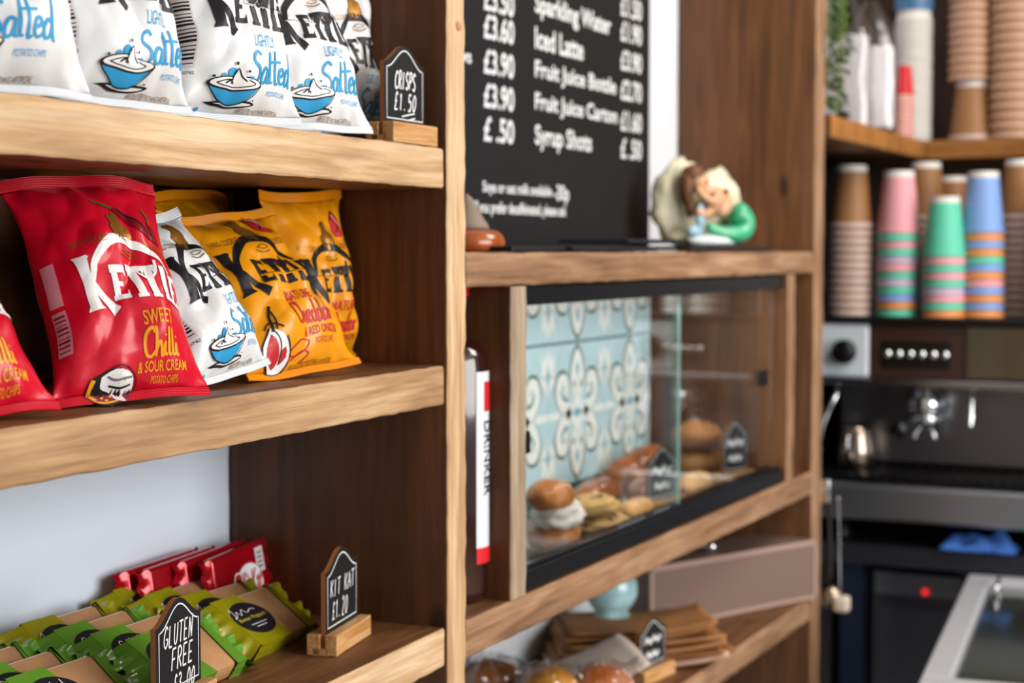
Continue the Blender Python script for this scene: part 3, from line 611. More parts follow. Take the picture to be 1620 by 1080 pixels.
for i, (u, d, z, rx, rz, lab) in enumerate(((-.064, .178, .012, -.16, .10, 'red foil chocolate bar in front with its white oval emblem showing'), (-.080, .194, .016, -.15, .05, 'red foil chocolate bar directly behind the one with the showing emblem'), (-.125, .200, .010, -.14, .03, 'red foil chocolate bar against the wall, its left end showing dark'), (-.140, .212, .004, -.12, .0, 'rearmost red foil chocolate bar, leftmost, touching the white wall'))):
    o = cb if i == 0 else copy_tree(cb)
    o.location = LF(u, d, SH_BOT+.002+z*0+.0005); o.rotation_euler = (rx, -.03, AL+rz); o['label'] = lab; o['group'] = 'red chocolate bars on the bottom shelf'
# ------------------------------------------------------------------ bottle
Z1 = 1.0675
c = PR(715, 960, .056)
bot = thing('bottle', 'tall dark red bottle with a white label strip standing behind the shelf upright', 'bottle', (c.x+.002, .056, Z1+.0006))
GLASSR = mat('dark_red_bottle_glass', '2c0a0a', .06, spec=.7, coat=.6); NECKG = mat('smoky_neck_glass', '4a4f4c', .08, spec=.7, coat=.5)
bm = bmn(); R = .0365
lathe(bm, [(.0001, .004), (.028, 0), (.034, .003), (R, .012), (R, .235), (.0355, .245), (.032, .253), (.024, .260), (.0165, .266), (.0145, .273)], 48); obj('body', bm, GLASSR, bot, smooth=True)
bm = bmn(); lathe(bm, [(.0145, .2732), (.0138, .285), (.0138, .302), (.0150, .303), (.0150, .306)], 32); obj('neck', bm, NECKG, bot, smooth=True)
bm = bmn(); lathe(bm, [(.0155, .3065), (.0165, .308), (.0165, .318), (.0145, .321), (.0001, .322)], 32); obj('cap', bm, mat('red_cap', 'd11a26', .3), bot, smooth=True)
def cyl(a0, a1, z0, z1, r, n=14):
    bm = bmn(); grid(bm, lambda a, b: V((r*math.cos(a0+(a1-a0)*a), r*math.sin(a0+(a1-a0)*a), z0+(z1-z0)*b)), n, 1); return bm
view = math.atan2(CAM.y-.056, CAM.x-c.x); la = view+math.radians(40); lb = view+math.radians(84)
lb0 = obj('label_strip', cyl(la, lb, .040, .232, R+.0004), mat('label_paper', 'dfe5ee', .5), bot, smooth=True)
RDL = mat('label_red_print', 'd8202c', .45)
obj('red_label_block', cyl(la+.32, lb, .192, .222, R+.0008), RDL, lb0, smooth=True); obj('red_label_block', cyl(la, lb, .040, .056, R+.0008), RDL, lb0, smooth=True)
P = Print(); P.text(.145, 0, .075, .0135, 'DRINKER', 0, 1, .01)

am = (la*.35+lb*.65)
P.build('label_lettering', [mat('label_dark_print', '20283a', .5), WHITEP], lb0, lambda x, y, l: V(((R+.0007+.0003*l)*math.cos(am+y/R), (R+.0007+.0003*l)*math.sin(am+y/R), .14+ (.145-x)+.005)))
obj('neck_band', cyl(view-.9, view+.35, .275, .301, .0146), mat('neck_band_white', 'eef0f0', .5), bot, smooth=True)  # plain white band over part of the neck

# ------------------------------------------------------------------ on the top board
ZT = 1.4196
o = thing('turned_ornament', 'small ornament with grey cone on a turned orange wooden base beside the upright', 'ornament', (PR(737, 385, .07).x+.002, .07, ZT))
bm = bmn(); lathe(bm, [(.0001, 0), (.036, 0), (.039, .003), (.040, .009), (.038, .016), (.033, .0205), (.027, .0225), (.0001, .023)], 40); obj('turned_base', bm, mat('varnished_orange_wood', 'a5501d', .22, coat=.6, var=.2), o, smooth=True)
bm = bmn(); lathe(bm, [(.024, .0232), (.022, .028), (.0165, .036), (.011, .046), (.006, .055), (.0001, .060)], 32); obj('cone', bm, mat('grey_stoneware', '8d7d70', .6, var=.15), o, smooth=True)
for i, (px, Y, w_, d_, rz, n, lab) in enumerate(((800, .065, .20, .10, .05, 0, 'black slate plate lying leftmost on the top board'), (915, .055, .24, .10, -.03, 0, 'long black slate plate at the front edge of the top board'), (985, .060, .20, .09, .02, 1, 'black slate plate lying on top of the long front one'), (1075, .050, .22, .10, .04, 0, 'black slate plate in front of the figurine'), (1145, .050, .16, .085, -.05, 0, 'black slate plate at the right end under the figurine rock'))):
    p = PR(px, 380, Y); bm = bmn(); box(bm, -w_/2, w_/2, -d_/2, d_/2, 0, .005, .001)
    for v in bm.verts: v.co += V((0, 0, .0)) + V((noise.noise(v.co*60+V((i, 0, 0)))*.001, noise.noise(v.co*60+V((0, i, 0)))*.001, 0))
    o = obj('slate_plate', bm, SLATE, None, (p.x, Y, ZT+.0004+n*.0088+.0004*i), (0, 0, rz)); tag(o, lab, 'slate', 'black slate plates on the top board')

# menu board
MB = thing('menu_board', 'tall black menu board with white drinks prices leaning behind the counter', 'menu', (0, .2, 0))
bm = bmn(); box(bm, .33, 1.043, 0, .010, 1.4215, 2.25, .001); obj('panel', bm, BOARDM, MB)
P = Print()
MWT = mat('menu_white_paint', 'e6e8ea', .6)
def row(s, z, x0, x1, h, dz=0): P = Print(); P.text((x0+x1)/2, z, x1-x0, h, s, 0, 1, .022); P.build('menu_line' if len(s) > 5 else 'menu_price', MWT, MB, flatfn(-.0004))
for s, py, x1 in (('Sparkling Water', 8, .885), ('Iced Latte', 59, .785), ('Fruit Juice Bottle', 112, .905), ('Fruit Juice Carton', 163, .910), ('Syrup Shots', 217, .815)):
    p = PR(846, py, .2); row(s, p.z, p.x, x1, .029 if 'Ic' in s or 'Ca' in s or 'Bo' in s else .034)
for s, py in (('£1.50', 8), ('£1.90', 48), ('£3.90', 94), ('£2.70', 141), ('£1.60', 190), ('£ .50', 234)):
    p = PR(982, py, .2); row(s, p.z, p.x, p.x+.082, .030)
for s, py in (('£3.50', -5), ('£3.60', 40), ('£3.90', 96), ('£3.90', 150), ('£ .50', 203)):
    p = PR(765, py, .2); row(s, p.z, p.x, p.x+.085, .031)
p = PR(745, 90, .2); row('Marshmallows', p.z, p.x-.16, p.x, .017)
p = PR(763, 297, .2); row('Soya or oat milk available', p.z, p.x, p.x+.205, .018); row('-30p', p.z-.002, p.x+.212, p.x+.262, .028)
p = PR(750, 329, .2); row('If you prefer decaffeinated, please ask', p.z, p.x, p.x+.275, .019)

# figurine
fc = PR(1108, 376, .1); fz = ZT+.0078
FG = thing('figurine', 'small painted mermaid figurine sleeping against a pale yellow rock', 'figurine', (fc.x, .098, fz), (0, 0, -.62))
ROCK = mat('cream_painted_rock', 'd9d3b6', .5, var=.25, vscale=28, bump=.4, bscale=60); SKIN = mat('painted_skin', 'dda883', .4, coat=.2); HAIR = mat('painted_brown_hair', '6a4326', .5, var=.3, bump=.3); TAIL = mat('painted_green_tail', '3fae7e', .3, coat=.4, var=.25, vscale=50); FIN = mat('painted_blue_fin', '8fb4c4', .35, coat=.3, var=.2); FOAM = mat('painted_white_foam', 'dfe9ea', .4, var=.08)
# local: x to the right in the photograph, y away, z up ; about 0.155 wide, 0.13 tall
bm = bmn(); sphere(bm, (-.020, .022, .062), .052, .016, .064, 22, 16, 0, lambda d: 1+.22*noise.noise(d*2.3)+.08*noise.noise(d*7)); sphere(bm, (.040, .024, .060), .045, .018, .055, 20, 14, 0, lambda d: 1+.2*noise.noise(d*2.1+V((4, 1, 0)))); sphere(bm, (.005, .010, .012), .062, .028, .016, 20, 12, 0, lambda d: 1+.12*noise.noise(d*4))
for v in bm.verts: v.co.z = max(v.co.z, 0)
obj('rock', bm, ROCK, FG, smooth=True)
def skin(name, pts, edges, mats, parent, sub=2):
    me = bpy.data.meshes.new(name); me.from_pydata([p[0] for p in pts], edges, []); o = bpy.data.objects.new(name, me); COL.objects.link(o)
    m = o.modifiers.new('s', 'SKIN'); s = o.modifiers.new('u', 'SUBSURF'); s.levels = s.render_levels = sub
    for i, p in enumerate(pts):
        r = p[1]*1.12; me.skin_vertices[0].data[i].radius = (r, r)
    me.skin_vertices[0].data[0].use_root = True
    bpy.context.view_layer.update(); n = bpy.data.meshes.new_from_object(o.evaluated_get(bpy.context.evaluated_depsgraph_get()))
    bpy.data.objects.remove(o); bpy.data.meshes.remove(me); n.name = name
    n.materials.clear(); n.materials.append(mats); n.polygons.foreach_set('use_smooth', [True]*len(n.polygons))
    q = bpy.data.objects.new(name, n); COL.objects.link(q); q.parent = parent; return q
body = skin('body', [((.040, -.014, .058), .017), ((.022, -.016, .062), .0165), ((.006, -.016, .070), .016), ((-.008, -.014, .079), .008), ((-.016, -.014, .092), .016), ((-.020, -.015, .104), .014), ((.012, -.026, .080), .008), ((-.004, -.034, .062), .0062), ((-.020, -.028, .074), .0052), ((-.028, -.026, .086), .005), ((.000, -.016, .052), .008), ((-.014, -.026, .046), .006), ((-.030, -.026, .052), .005)],
  [(0, 1), (1, 2), (2, 3), (3, 4), (4, 5), (2, 6), (6, 7), (7, 8), (8, 9), (1, 10), (10, 11), (11, 12)], SKIN, FG)
bm = bmn(); sphere(bm, (-.0115, -.0295, .0945), .0025, .003, .004, 10, 8); 
obj('nose', bm, SKIN, body, smooth=True)
skin('tail', [((.042, -.014, .056), .0185), ((.056, -.016, .046), .019), ((.066, -.018, .034), .0175), ((.060, -.022, .020), .016), ((.042, -.026, .016), .0135), ((.022, -.028, .018), .011), ((.004, -.028, .022), .008), ((-.010, -.026, .030), .006)], [(i, i+1) for i in range(7)], TAIL, FG)
bm = bmn()
sphere(bm, (-.020, -.026, .042), .0085, .004, .020, 14, 10, 0, lambda d: 1+.15*noise.noise(d*3)); sphere(bm, (-.030, -.026, .022), .014, .004, .008, 14, 10)
obj('tail_fin', bm, FIN, FG, smooth=True)
bm = bmn(); sphere(bm, (-.022, -.008, .104), .018, .016, .016, 16, 12, 0, lambda d: 1+.12*noise.noise(d*4)); sphere(bm, (-.034, -.010, .084), .011, .011, .026, 14, 12, 0, lambda d: 1+.15*noise.noise(d*5)); sphere(bm, (-.030, -.012, .060), .007, .008, .018, 12, 10)
obj('hair', bm, HAIR, FG, smooth=True)
bm = bmn(); sphere(bm, (.002, -.022, .008), .045, .018, .009, 18, 10, 0, lambda d: 1+.25*noise.noise(d*4))
for v in bm.verts: v.co.z = max(v.co.z, 0)
obj('foam', bm, FOAM, FG, smooth=True)

# ------------------------------------------------------------------ pastry cabinet
GX0, GX1 = .180, 1.108
CAB = thing('pastry_cabinet', 'black framed glass fronted pastry cabinet set into the timber unit', 'display case', (0, 0, 0))
FRM = mat('black_metal_frame', '15171c', .35, .3)
bm = bmn(); box(bm, GX0, GX1, .006, .030, 1.364, 1.3835, .001); obj('top_rail', bm, FRM, CAB)
bm = bmn(); box(bm, GX0, GX1, .004, .034, 1.0685, 1.0885, .001); box(bm, GX0, GX1, .010, .013, 1.0885, 1.092, .0005); box(bm, GX0, GX1, .026, .029, 1.0885, 1.092, .0005); obj('bottom_rail', bm, FRM, CAB)
GL_ = clear('door_glass', (.975, .99, .985, 1), 1.55, 0, .07); GEDGE = mat('green_glass_edge', '9fc9c0', .15, spec=.6)
dx = PR(1074, 600, .017).x
for nm, xa, xb, ya in (('left', GX0+.002, dx, .0150), ('right', dx-.03, GX1-.003, .0215)):
    bm = bmn(); box(bm, xa, xb, ya, ya+.0045, 1.0925, 1.3635)
    bm.normal_update(); setm([f for f in bm.faces if f.normal.x > .5 and nm == 'left'], 1)
    g = obj('glass_door', bm, [GL_, GEDGE], CAB)
    hx = (GX0+.004, GX0+.024) if nm == 'left' else (1.028, 1.058)
    bm = bmn(); zc = 1.222 if nm == 'left' else 1.2305; box(bm, hx[0], hx[1], ya-.008, ya-.0004, zc-.012, zc+.012, .0015); h = obj('door_clip', bm, BLACKP, g)
bm = bmn(); box(bm, .22, 1.06, .034, .044, 1.3775, 1.3835, .001); obj('added_strip', bm, WHITEP, CAB)  # white bar added to go with the fill light below
area('cabinet_fill', (.64, .040, 1.3765), (.64, .10, 1.1), .82, .012, 1.25, (1, .97, .92))  # added fill light, brightens the tiles and pastries
# tiles at the back of the cabinet
TB = thing('tiled_panel', 'blue and white patterned tile panel at the back of the pastry cabinet', 'tiles', (0, .2, 0))
TW, TZ0 = .196, 1.197
TG = mat('pale_blue_glaze', 'bfdfea', .16, spec=.5, var=.06); TWH = mat('white_glaze', 'f4faf8', .16); TBL = mat('mid_blue_glaze', '7fbad4', .16); TGR = mat('dark_green_glaze', '3d5a52', .2); GROUT = mat('dark_grout', '3d5e5c', .8)
tiles = []
XT1 = 1.043
bm = bmn(); box(bm, .20, XT1-.001, .003, .014, 1.069, 1.362); obj('backing', bm, GROUT, TB)
P = Print()
def clipx(a): return a
def tile_pattern(cx, cz):
    T = TW
    def st(pts, wd, mi, lay, sm=6): P.stroke([(cx+a*T, cz+b*T) for a, b in pts], wd*T, mi, lay, sm)
    def po(pts, mi, lay, sm=4): P.poly([(cx+a*T, cz+b*T) for a, b in pts], mi, lay, sm=sm)
    for sy in (1, -1):
        ov = [(0, .46*sy), (.07, .40*sy), (.115, .28*sy), (.11, .17*sy), (.07, .10*sy), (.04, .15*sy), (.0, .12*sy), (-.04, .15*sy), (-.07, .10*sy), (-.11, .17*sy), (-.115, .28*sy), (-.07, .40*sy)]
        po([(a*1.17, sy*.015+b*1.03) for a, b in ov], 2, 1); po(ov, 0, 2); po([(0, .37*sy), (.035, .31*sy), (0, .25*sy), (-.035, .31*sy)], 1, 3, 0)
        for sx in (1, -1):
            po([(.06*sx, .24*sy), (.075*sx, .20*sy), (.055*sx, .17*sy), (.04*sx, .2*sy)], 2, 3, 2)
            sc = [(.12*sx, .03*sy), (.18*sx, .035*sy), (.27*sx, .07*sy), (.33*sx, .15*sy), (.30*sx, .23*sy), (.22*sx, .24*sy), (.19*sx, .18*sy), (.23*sx, .15*sy)]
            st([(a+.008*sx, b+.012*sy) for a, b in sc[1:]], .112, 2, 1); st(sc, .088, 0, 2); po([(.14*sx, .05*sy), (.22*sx, .0), (.14*sx, -.05*sy), (.1*sx, 0)], 1, 3, 0)
            # fleur at tile corner columns
            po([(.5*sx, .12*sy), (.47*sx, .18*sy), (.38*sx, .25*sy), (.40*sx, .34*sy), (.37*sx, .47*sy), (.43*sx, .38*sy), (.47*sx, .46*sy), (.5*sx, .36*sy)], 0, 1, 3); po([(.5*sx, .15*sy), (.485*sx, .24*sy), (.465*sx, .28*sy), (.485*sx, .32*sy), (.5*sx, .38*sy)], 1, 3, 0)
            po([(.42*sx, .3*sy), (.435*sx, .26*sy), (.41*sx, .27*sy)], 2, 3, 0)
    st([(-.49, 0), (-.3, .0)], .05, 0, 2, 1); st([(.3, 0), (.49, 0)], .05, 0, 2, 1)
    for s in (): po([(0, .07*s), (.06, 0), (0, -.07*s), (-.06, 0)], 1, 3, 0)
    po([(0, .16), (.11, .05), (.26, 0), (.11, -.05), (0, -.16), (-.11, -.05), (-.26, 0), (-.11, .05)], 0, 3, 0); po([(.0, .04), (.09, 0), (0, -.04), (-.09, 0)], 1, 4, 0)
for k in (-2, -1, 0, 1):
    cx = .760+TW*k
    for cz in (TZ0, TZ0+TW):
        x0, x1 = max(cx-TW/2, .202), min(cx+TW/2, XT1-.002); z0, z1 = max(cz-TW/2+.0016, 1.070), min(cz+TW/2-.0016, 1.361)
        if x1-x0 < .01: continue
        bm = bmn(); box(bm, x0+.0003, x1-.0003, -.003, .0028, z0, z1, .0006); obj('tile', bm, TG, TB)
        tile_pattern(cx, cz)
# keep the glaze pattern within the panel
b = P.bm
for co, no in (((XT1-.003, 0, 0), (1, 0, 0)), ((.203, 0, 0), (-1, 0, 0)), ((0, 1.360, 0), (0, 1, 0)), ((0, 1.071, 0), (0, -1, 0))):
    bmesh.ops.bisect_plane(b, geom=b.verts[:]+b.edges[:]+b.faces[:], plane_co=co, plane_no=no, clear_outer=True)
P.build('glaze_pattern', [TWH, TBL, TGR], TB, flatfn(-.0032))
# slatted board and pastries
ZC = 1.0685
bm = bmn()
for i in range(8): box(bm, .20, 1.10, .040+.0195*i, .0575+.0195*i, ZC, ZC+.0035, .001)
box(bm, .25, .27, .04, .19, ZC, ZC+.002); box(bm, 1.0, 1.02, .04, .19, ZC, ZC+.002)
tag(obj('slatted_board', bm, wood('grey_weathered_slats', '7d7468', '9a9083', 'b0a698', 0, 1.5, .7, .4, knots=False)), 'grey slatted wooden board under the pastries in the cabinet', 'board')
ZP = ZC+.0041
CRUST = mat('golden_crust', 'b9712c', .4, var=.35, vscale=35, bump=.4, bscale=70, coat=.2); CRUSTD = mat('brown_glazed_crust', '9a5522', .28, var=.4, vscale=30, bump=.35, bscale=60, coat=.5); CRUMB = mat('pale_crumb', 'e0c08a', .7, var=.15, vscale=60, bump=.4); ICING = mat('white_cream', 'ece6de', .45, bump=.1); SCON = mat('scone_dough', 'c9a062', .7, var=.35, vscale=45, bump=.9, bscale=60); RAIS = mat('dark_raisin', '3a2416', .6); PALEC = mat('pale_pastry', 'd9a365', .4, var=.3, vscale=40, bump=.3, coat=.2); FLOUR = mat('floured_crust', 'c07d3a', .6, var=.45, vscale=14, bump=.2)
def lump(bm, c, rx, ry, rz, amp=.12, fr=2.2, sd=0, mi=0, flat=True, u=28, v=18):
    sphere(bm, c, rx, ry, rz, u, v, mi, lambda d: 1+amp*noise.noise(d*fr+V((sd, sd*2, 0)))+amp*.4*noise.noise(d*fr*3+V((sd, 0, sd))))
# cream bun: two halves split by filling, tilted towards the glass
p = PR(866, 870, .075)
B = thing('cream_bun', 'split bun with thick white filling nearest the left partition', 'bun', (p.x-.008, .062, ZP+.001), (0, -.12, .15)); B.scale = (.86, .86, .88)
bm = bmn(); lump(bm, (0, 0, .022), .041, .036, .022, .1, 2, 1); obj('bun_bottom', bm, CRUST, B, smooth=True)
bm = bmn(); lump(bm, (.004, -.004, .048), .044, .036, .017, .2, 3, 4); lump(bm, (-.004, -.006, .060), .036, .030, .014, .2, 3, 6); obj('filling', bm, ICING, B, smooth=True)
bm = bmn(); lump(bm, (-.010, 0, .078), .036, .033, .020, .1, 2, 8); obj('bun_top', bm, CRUST, B, smooth=True)
def scone(x, Y, z, rz, label, r=.045):
    s = thing('scone', label, 'scone', (x, Y, z), (0, 0, rz), 'fruit scones in the cabinet')
    bm = bmn(); lump(bm, (0, 0, .0125), r, r*.75, .0130, .22, 3, x*9); obj('dough', bm, SCON, s, smooth=True)
    bm = bmn()
    for i in range(30):
        a = random.uniform(0, 2*PI); rr = random.uniform(.3, .95)*r
        sphere(bm, (rr*math.cos(a), rr*.75*math.sin(a), .0125+.0130*math.sqrt(max(0, 1-(rr/r)**2))*random.choice((.9, .5))), .0035, .003, .0025, 8, 6)
    obj('fruit_pieces', bm, RAIS, s, smooth=True)
scone(PR(938, 850, .075).x, .066, ZP, .2, 'lower fruit scone beside the cream bun'); scone(PR(925, 815, .078).x, .070, ZP+.0245, -.3, 'upper fruit scone stacked on the lower one', .042)
def rollp(name, label, cat, c, L_, r, rz, m, seg=5, tip=.35, bend=0, tilt=0, sd=0, grp=None, twist=.12):
    bm = bmn()
    def f(a, b):
        t = 2*a-1; k = tip+(1-tip)*(1-abs(t)**2.5); k *= 1+twist*abs(math.sin(a*PI*seg))-twist/2
        if abs(t) > .985: k *= .25
        an = 2*PI*b; rr = r*k*(1+.07*noise.noise(V((a*6+sd, math.cos(an)*2, math.sin(an)*2))))
        return V((t*L_/2, rr*math.cos(an)+bend*t*t, max(0, r*.85+rr*math.sin(an)*.85)))
    grid(bm, f, 40, 24)
    o = obj(name, bm, m, None, c, (0, tilt, rz), smooth=True); return tag(o, label, cat, grp)
rollp('glazed_pastry', 'flat brown glazed pastry lying behind the scones', 'pastry', (PR(945, 780, .13).x, .132, ZP), .15, .026, .1, CRUSTD, 3, .5, 0, 0, 1)
rollp('croissant', 'golden croissant raised highest in the pile behind the cabinet price sign', 'croissant', (PR(1025, 745, .135).x, .140, ZP+.012), .12, .031, -.5, CRUSTD, 6, .3, .02, -.32, 3)
rollp('glazed_pastry', 'dark brown pastry left of the cabinet price sign under the croissant', 'pastry', (PR(1010, 785, .10).x, .088, ZP), .10, .024, .2, CRUSTD, 3, .5, 0, 0, 5)
rollp('sausage_roll', 'short golden pastry roll lying at the front between scones and price sign', 'pastry', (PR(1000, 815, .06).x, .056, ZP), .080, .018, .05, PALEC, 4, .75, 0, 0, 7, twist=.06)
rollp('sausage_roll', 'pale pastry roll lying at the front behind the right glass door', 'pastry', (PR(1105, 780, .06).x, .068, ZP), .115, .019, .1, PALEC, 6, .7, 0, 0, 9, twist=.1)
rollp('croissant', 'brown croissant lying deep in the cabinet behind the right door edge', 'croissant', (PR(1085, 745, .15).x, .165, ZP), .10, .022, .3, CRUSTD, 6, .3, .02, 0, 12)
p = PR(1128, 750, .12); bm = bmn(); lump(bm, (0, 0, .024), .056, .040, .024, .06, 2, 3); tag(obj('bread_roll', bm, mat('brown_roll_crust', '9c6f3c', .5, var=.3, vscale=25), None, (min(p.x+.01, 1.055), .122, ZP), smooth=True), 'lower brown bread roll of the stacked pair in the cabinet', 'bread roll')
p = PR(1100, 710, .12); bm = bmn(); lump(bm, (0, 0, .022), .050, .036, .022, .05, 2, 5); tag(obj('bread_roll', bm, FLOUR, None, (min(p.x+.012, 1.046), .122, ZP+.0455), (0, .05, 0), smooth=True), 'upper floury golden bread roll of the stacked pair in the cabinet', 'bread roll')
sign('chalkboard price sign standing behind the glass door edge among pastries', (PR(1040, 800, .045).x, .050, ZP), -.20, [('~a', .5, .62, .66, .16, .22), ('~b', .5, .36, .5, .16, .22)], w=.072, h=.082, bw=.078)
sign('chalkboard price sign beside the bread rolls at the right end of the cabinet', (.985, .052, ZP), -.24, [('~a', .5, .62, .66, .16, .22), ('~b', .5, .36, .5, .16, .22)], w=.068, h=.088, bw=.078)
# ------------------------------------------------------------------ lower shelf
ZL = .8626
d = V((math.cos(math.radians(AL*0-24)), math.sin(math.radians(-24)), 0))
a = PX(1291, 930, 1.2465)
BX = thing('card_box', 'long mauve brown lidded box at the right end of the lower shelf', 'box', (a.x, a.y, ZL+.0008), (0, 0, math.radians(-24.5)))
BRM = mat('mauve_brown_board', '7f685b', .55, bump=.08, bscale=150); EDG = mat('pale_pink_edge', 'ab9083', .55)
bl, bd, bh = .372, .105, .094
bm = bmn(); box(bm, -bl, 0, 0, bd, 0, bh, .0015); obj('box_body', bm, BRM, BX)
bm = bmn()
for q in ((-bl-.001, .001, -.0012, .0035, bh-.007, bh+.001), (-bl-.001, .001, -.0012, .0035, 0, .006), (-bl-.001, -bl+.006, -.0012, .0035, 0, bh), (-.006, .001, -.0012, .0035, 0, bh)): box(bm, *q, .0008)
obj('edge_binding', bm, EDG, BX)
bm = bmn(); lathe(bm, [(.0001, 0), (.006, 0), (.006, .002), (.011, .006), (.012, .011), (.009, .016), (.0001, .018)], 24, 0, MX.Translation((-.215, .03, bh+.0005))); obj('lid_knob', bm, CHROME, BX, smooth=True)
p = PR(967, 965, .14); bm = bmn(); lathe(bm, [(.0001, 0), (.030, 0), (.033, .004), (.030, .045)]+[(.037*math.cos(t), .088+.037*math.sin(t)) for t in [-.9+.2*k for k in range(12)]], 32)
bl_m = mat('mottled_blue_glass', 'a9d4de', .12, var=.4, vscale=26, coat=.5)
gb = thing('glass_jar', 'round mottled blue glass jar behind the paper bags', 'jar', (PR(967, 945, .15).x, .150, ZL+.0003))
obj('jar_body', bm, bl_m, gb, smooth=True)
# kraft paper bags in a slumped pile
KB = mat('brown_kraft_paper', '9a6a3c', .7, var=.15, vscale=30, bump=.35, bscale=40); KBD = mat('aged_kraft_paper', '8a5a30', .7, var=.2, vscale=30, bump=.35, bscale=40); KBL = mat('pale_kraft_paper', 'c9a58c', .7, var=.12, vscale=30, bump=.35, bscale=40)
ordn = ('lowest', 'second', 'third', 'fourth', 'fifth', 'sixth', 'seventh', 'topmost')
for i in range(8):
    bm = bmn(); L_, D_ = .24-.006*i, .135; sd = i*3.1
    def sheet(a, b, k, i=i, sd=sd):
        x = (a-.5)*L_; y = (b-.5)*D_
        lift = .0125*max(0, (a-.55)/.45)**2*(1+.5*math.sin(i*2.1))*(1 if i % 3 else 1.7)
        z = .0015+lift*.6+.0016*noise.noise(V((a*3+sd, b*3, 0)))
        fold = .0022*(.5+.5*math.sin(b*9+sd))*a
        return V((x+.010*noise.noise(V((b*3, sd, 2)))*a, y, z+fold+k*(.0022+.004*a*(1-b))))
    for k in (0, 1): grid(bm, lambda a, b, k=k: sheet(a, b, k), 24, 16, flip=(k == 0))
    be = [e for e in bm.edges if e.is_boundary]
    bmesh.ops.bridge_loops(bm, edges=be)
    o = obj('paper_bag', bm, (KB, KBD, KBL)[0 if i in (5, 3) else (2 if i == 0 else 1)] if i < 7 else KB, None, (PR(1003, 1030, .105).x+.006*math.sin(i*2), .105+.004*math.cos(i*3), ZL+.0006+.0066*i), (0, 0, -1.0+.06*math.sin(i*1.7)), smooth=True)
    tag(o, '%s brown paper bag in the pile on the lower shelf' % ordn[i], 'paper bag', 'brown paper bags on the lower shelf')
bm = bmn()
for k in (0, 1): grid(bm, lambda a, b, k=k: V(((a-.5)*.17, (b-.5)*.12, .001+.030*a**2+.004*math.sin(b*3)+k*.0012)), 16, 12, flip=(k == 0))
bmesh.ops.bridge_loops(bm, edges=[e for e in bm.edges if e.is_boundary])
tag(obj('paper_bag', bm, mat('greyish_white_paper', 'c2b5ac', .7, bump=.2), None, (PR(912, 1040, .10).x, .105, ZL+.014), (.10, -.12, -.85), smooth=True), 'grey white paper bag lying behind the wrapped cakes', 'paper bag')
sign('dark chalkboard price sign beside the wrapped cakes on the lower shelf', (PZ(1020, 1088, ZL).x, PZ(1020, 1088, ZL).y, ZL+.0006), -.12, [('~a', .5, .62, .6, .16, .2), ('~b', .5, .36, .45, .16, .2)], w=.072, h=.074, bw=.086)
# wrapped cakes
CLR = clear('clear_wrap', (.95, .95, .96, 1), 1.4, .06, .07)
def crinkle(f, amp=.004, fr=26, sd=0):
    def g(a, b):
        p = f(a, b); n = noise.noise(p*fr+V((sd, 0, 0))); return p*(1+0*n)+(p-V((0, 0, .02))).normalized()*(abs(n)*amp*2)
    return g
for i, (px, py, Y, r, m, lab) in enumerate(((775, 1112, .185, .037, mat('brown_muffin', '8a5324', .55, var=.4, vscale=30, bump=.5), 'wrapped brown muffin at the front left of the lower shelf'), (872, 1085, .100, .036, mat('golden_muffin', 'cf8f34', .5, var=.25, vscale=25, bump=.4), 'wrapped golden muffin in the middle behind the brown one'), (955, 1110, .046, .036, mat('orange_muffin', 'b8652a', .4, var=.25, vscale=20, bump=.3, coat=.2), 'wrapped orange brown muffin at the right beside the price sign'))):
    p = PR(px, py, Y); t = thing('wrapped_muffin', lab, 'muffin', (p.x, Y, ZL+.0016), (0, 0, i), 'clear wrapped muffins on the lower shelf')
    bm = bmn(); lathe(bm, [(.0001, 0), (r*.72, 0), (r*.8, .012), (r*.92, .026)], 28, cap=False); lump(bm, (0, 0, .030), r, r, .021, .1, 2, i*2, 0, True, 24, 14); obj('cake', bm, m, t, smooth=True)
    bm = bmn(); R_ = r*1.22
    def wrap(a, b, R_=R_, i=i):
        an = 2*PI*a; ph = -PI/2+PI*b*.93; q = V((R_*math.cos(ph)*math.cos(an), R_*math.cos(ph)*math.sin(an), .029+.029*math.sin(ph)))
        k = .0055*noise.noise(V((q.x*45+i, q.y*45, q.z*60)))+.0028*math.sin(an*9+b*5); q += V((q.x, q.y, q.z-.029)).normalized()*k
        q.z = max(q.z, -.0004); return q
    grid(bm, wrap, 56, 28, closeu=True); wr = obj('clear_bag', bm, CLR, t, smooth=True)
    bm = bmn(); aa = (2.2, 1.2, 1.9)[i]
    for k in range(2):
        an = aa+k*1.1
        grid(bm, lambda a, b, an=an, k=k: V(((R_*.55+.018*a)*math.cos(an)-(b-.5)*.022*(.5+a)*math.sin(an), (R_*.55+.018*a)*math.sin(an)+(b-.5)*.022*(.5+a)*math.cos(an), .050+.012*a+.004*math.sin(b*9+k))), 6, 10)
    obj('bag_gather', bm, clear('wrap_gather_film', (.93, .93, .95, 1), 1.5, .12, .12), t, smooth=True)

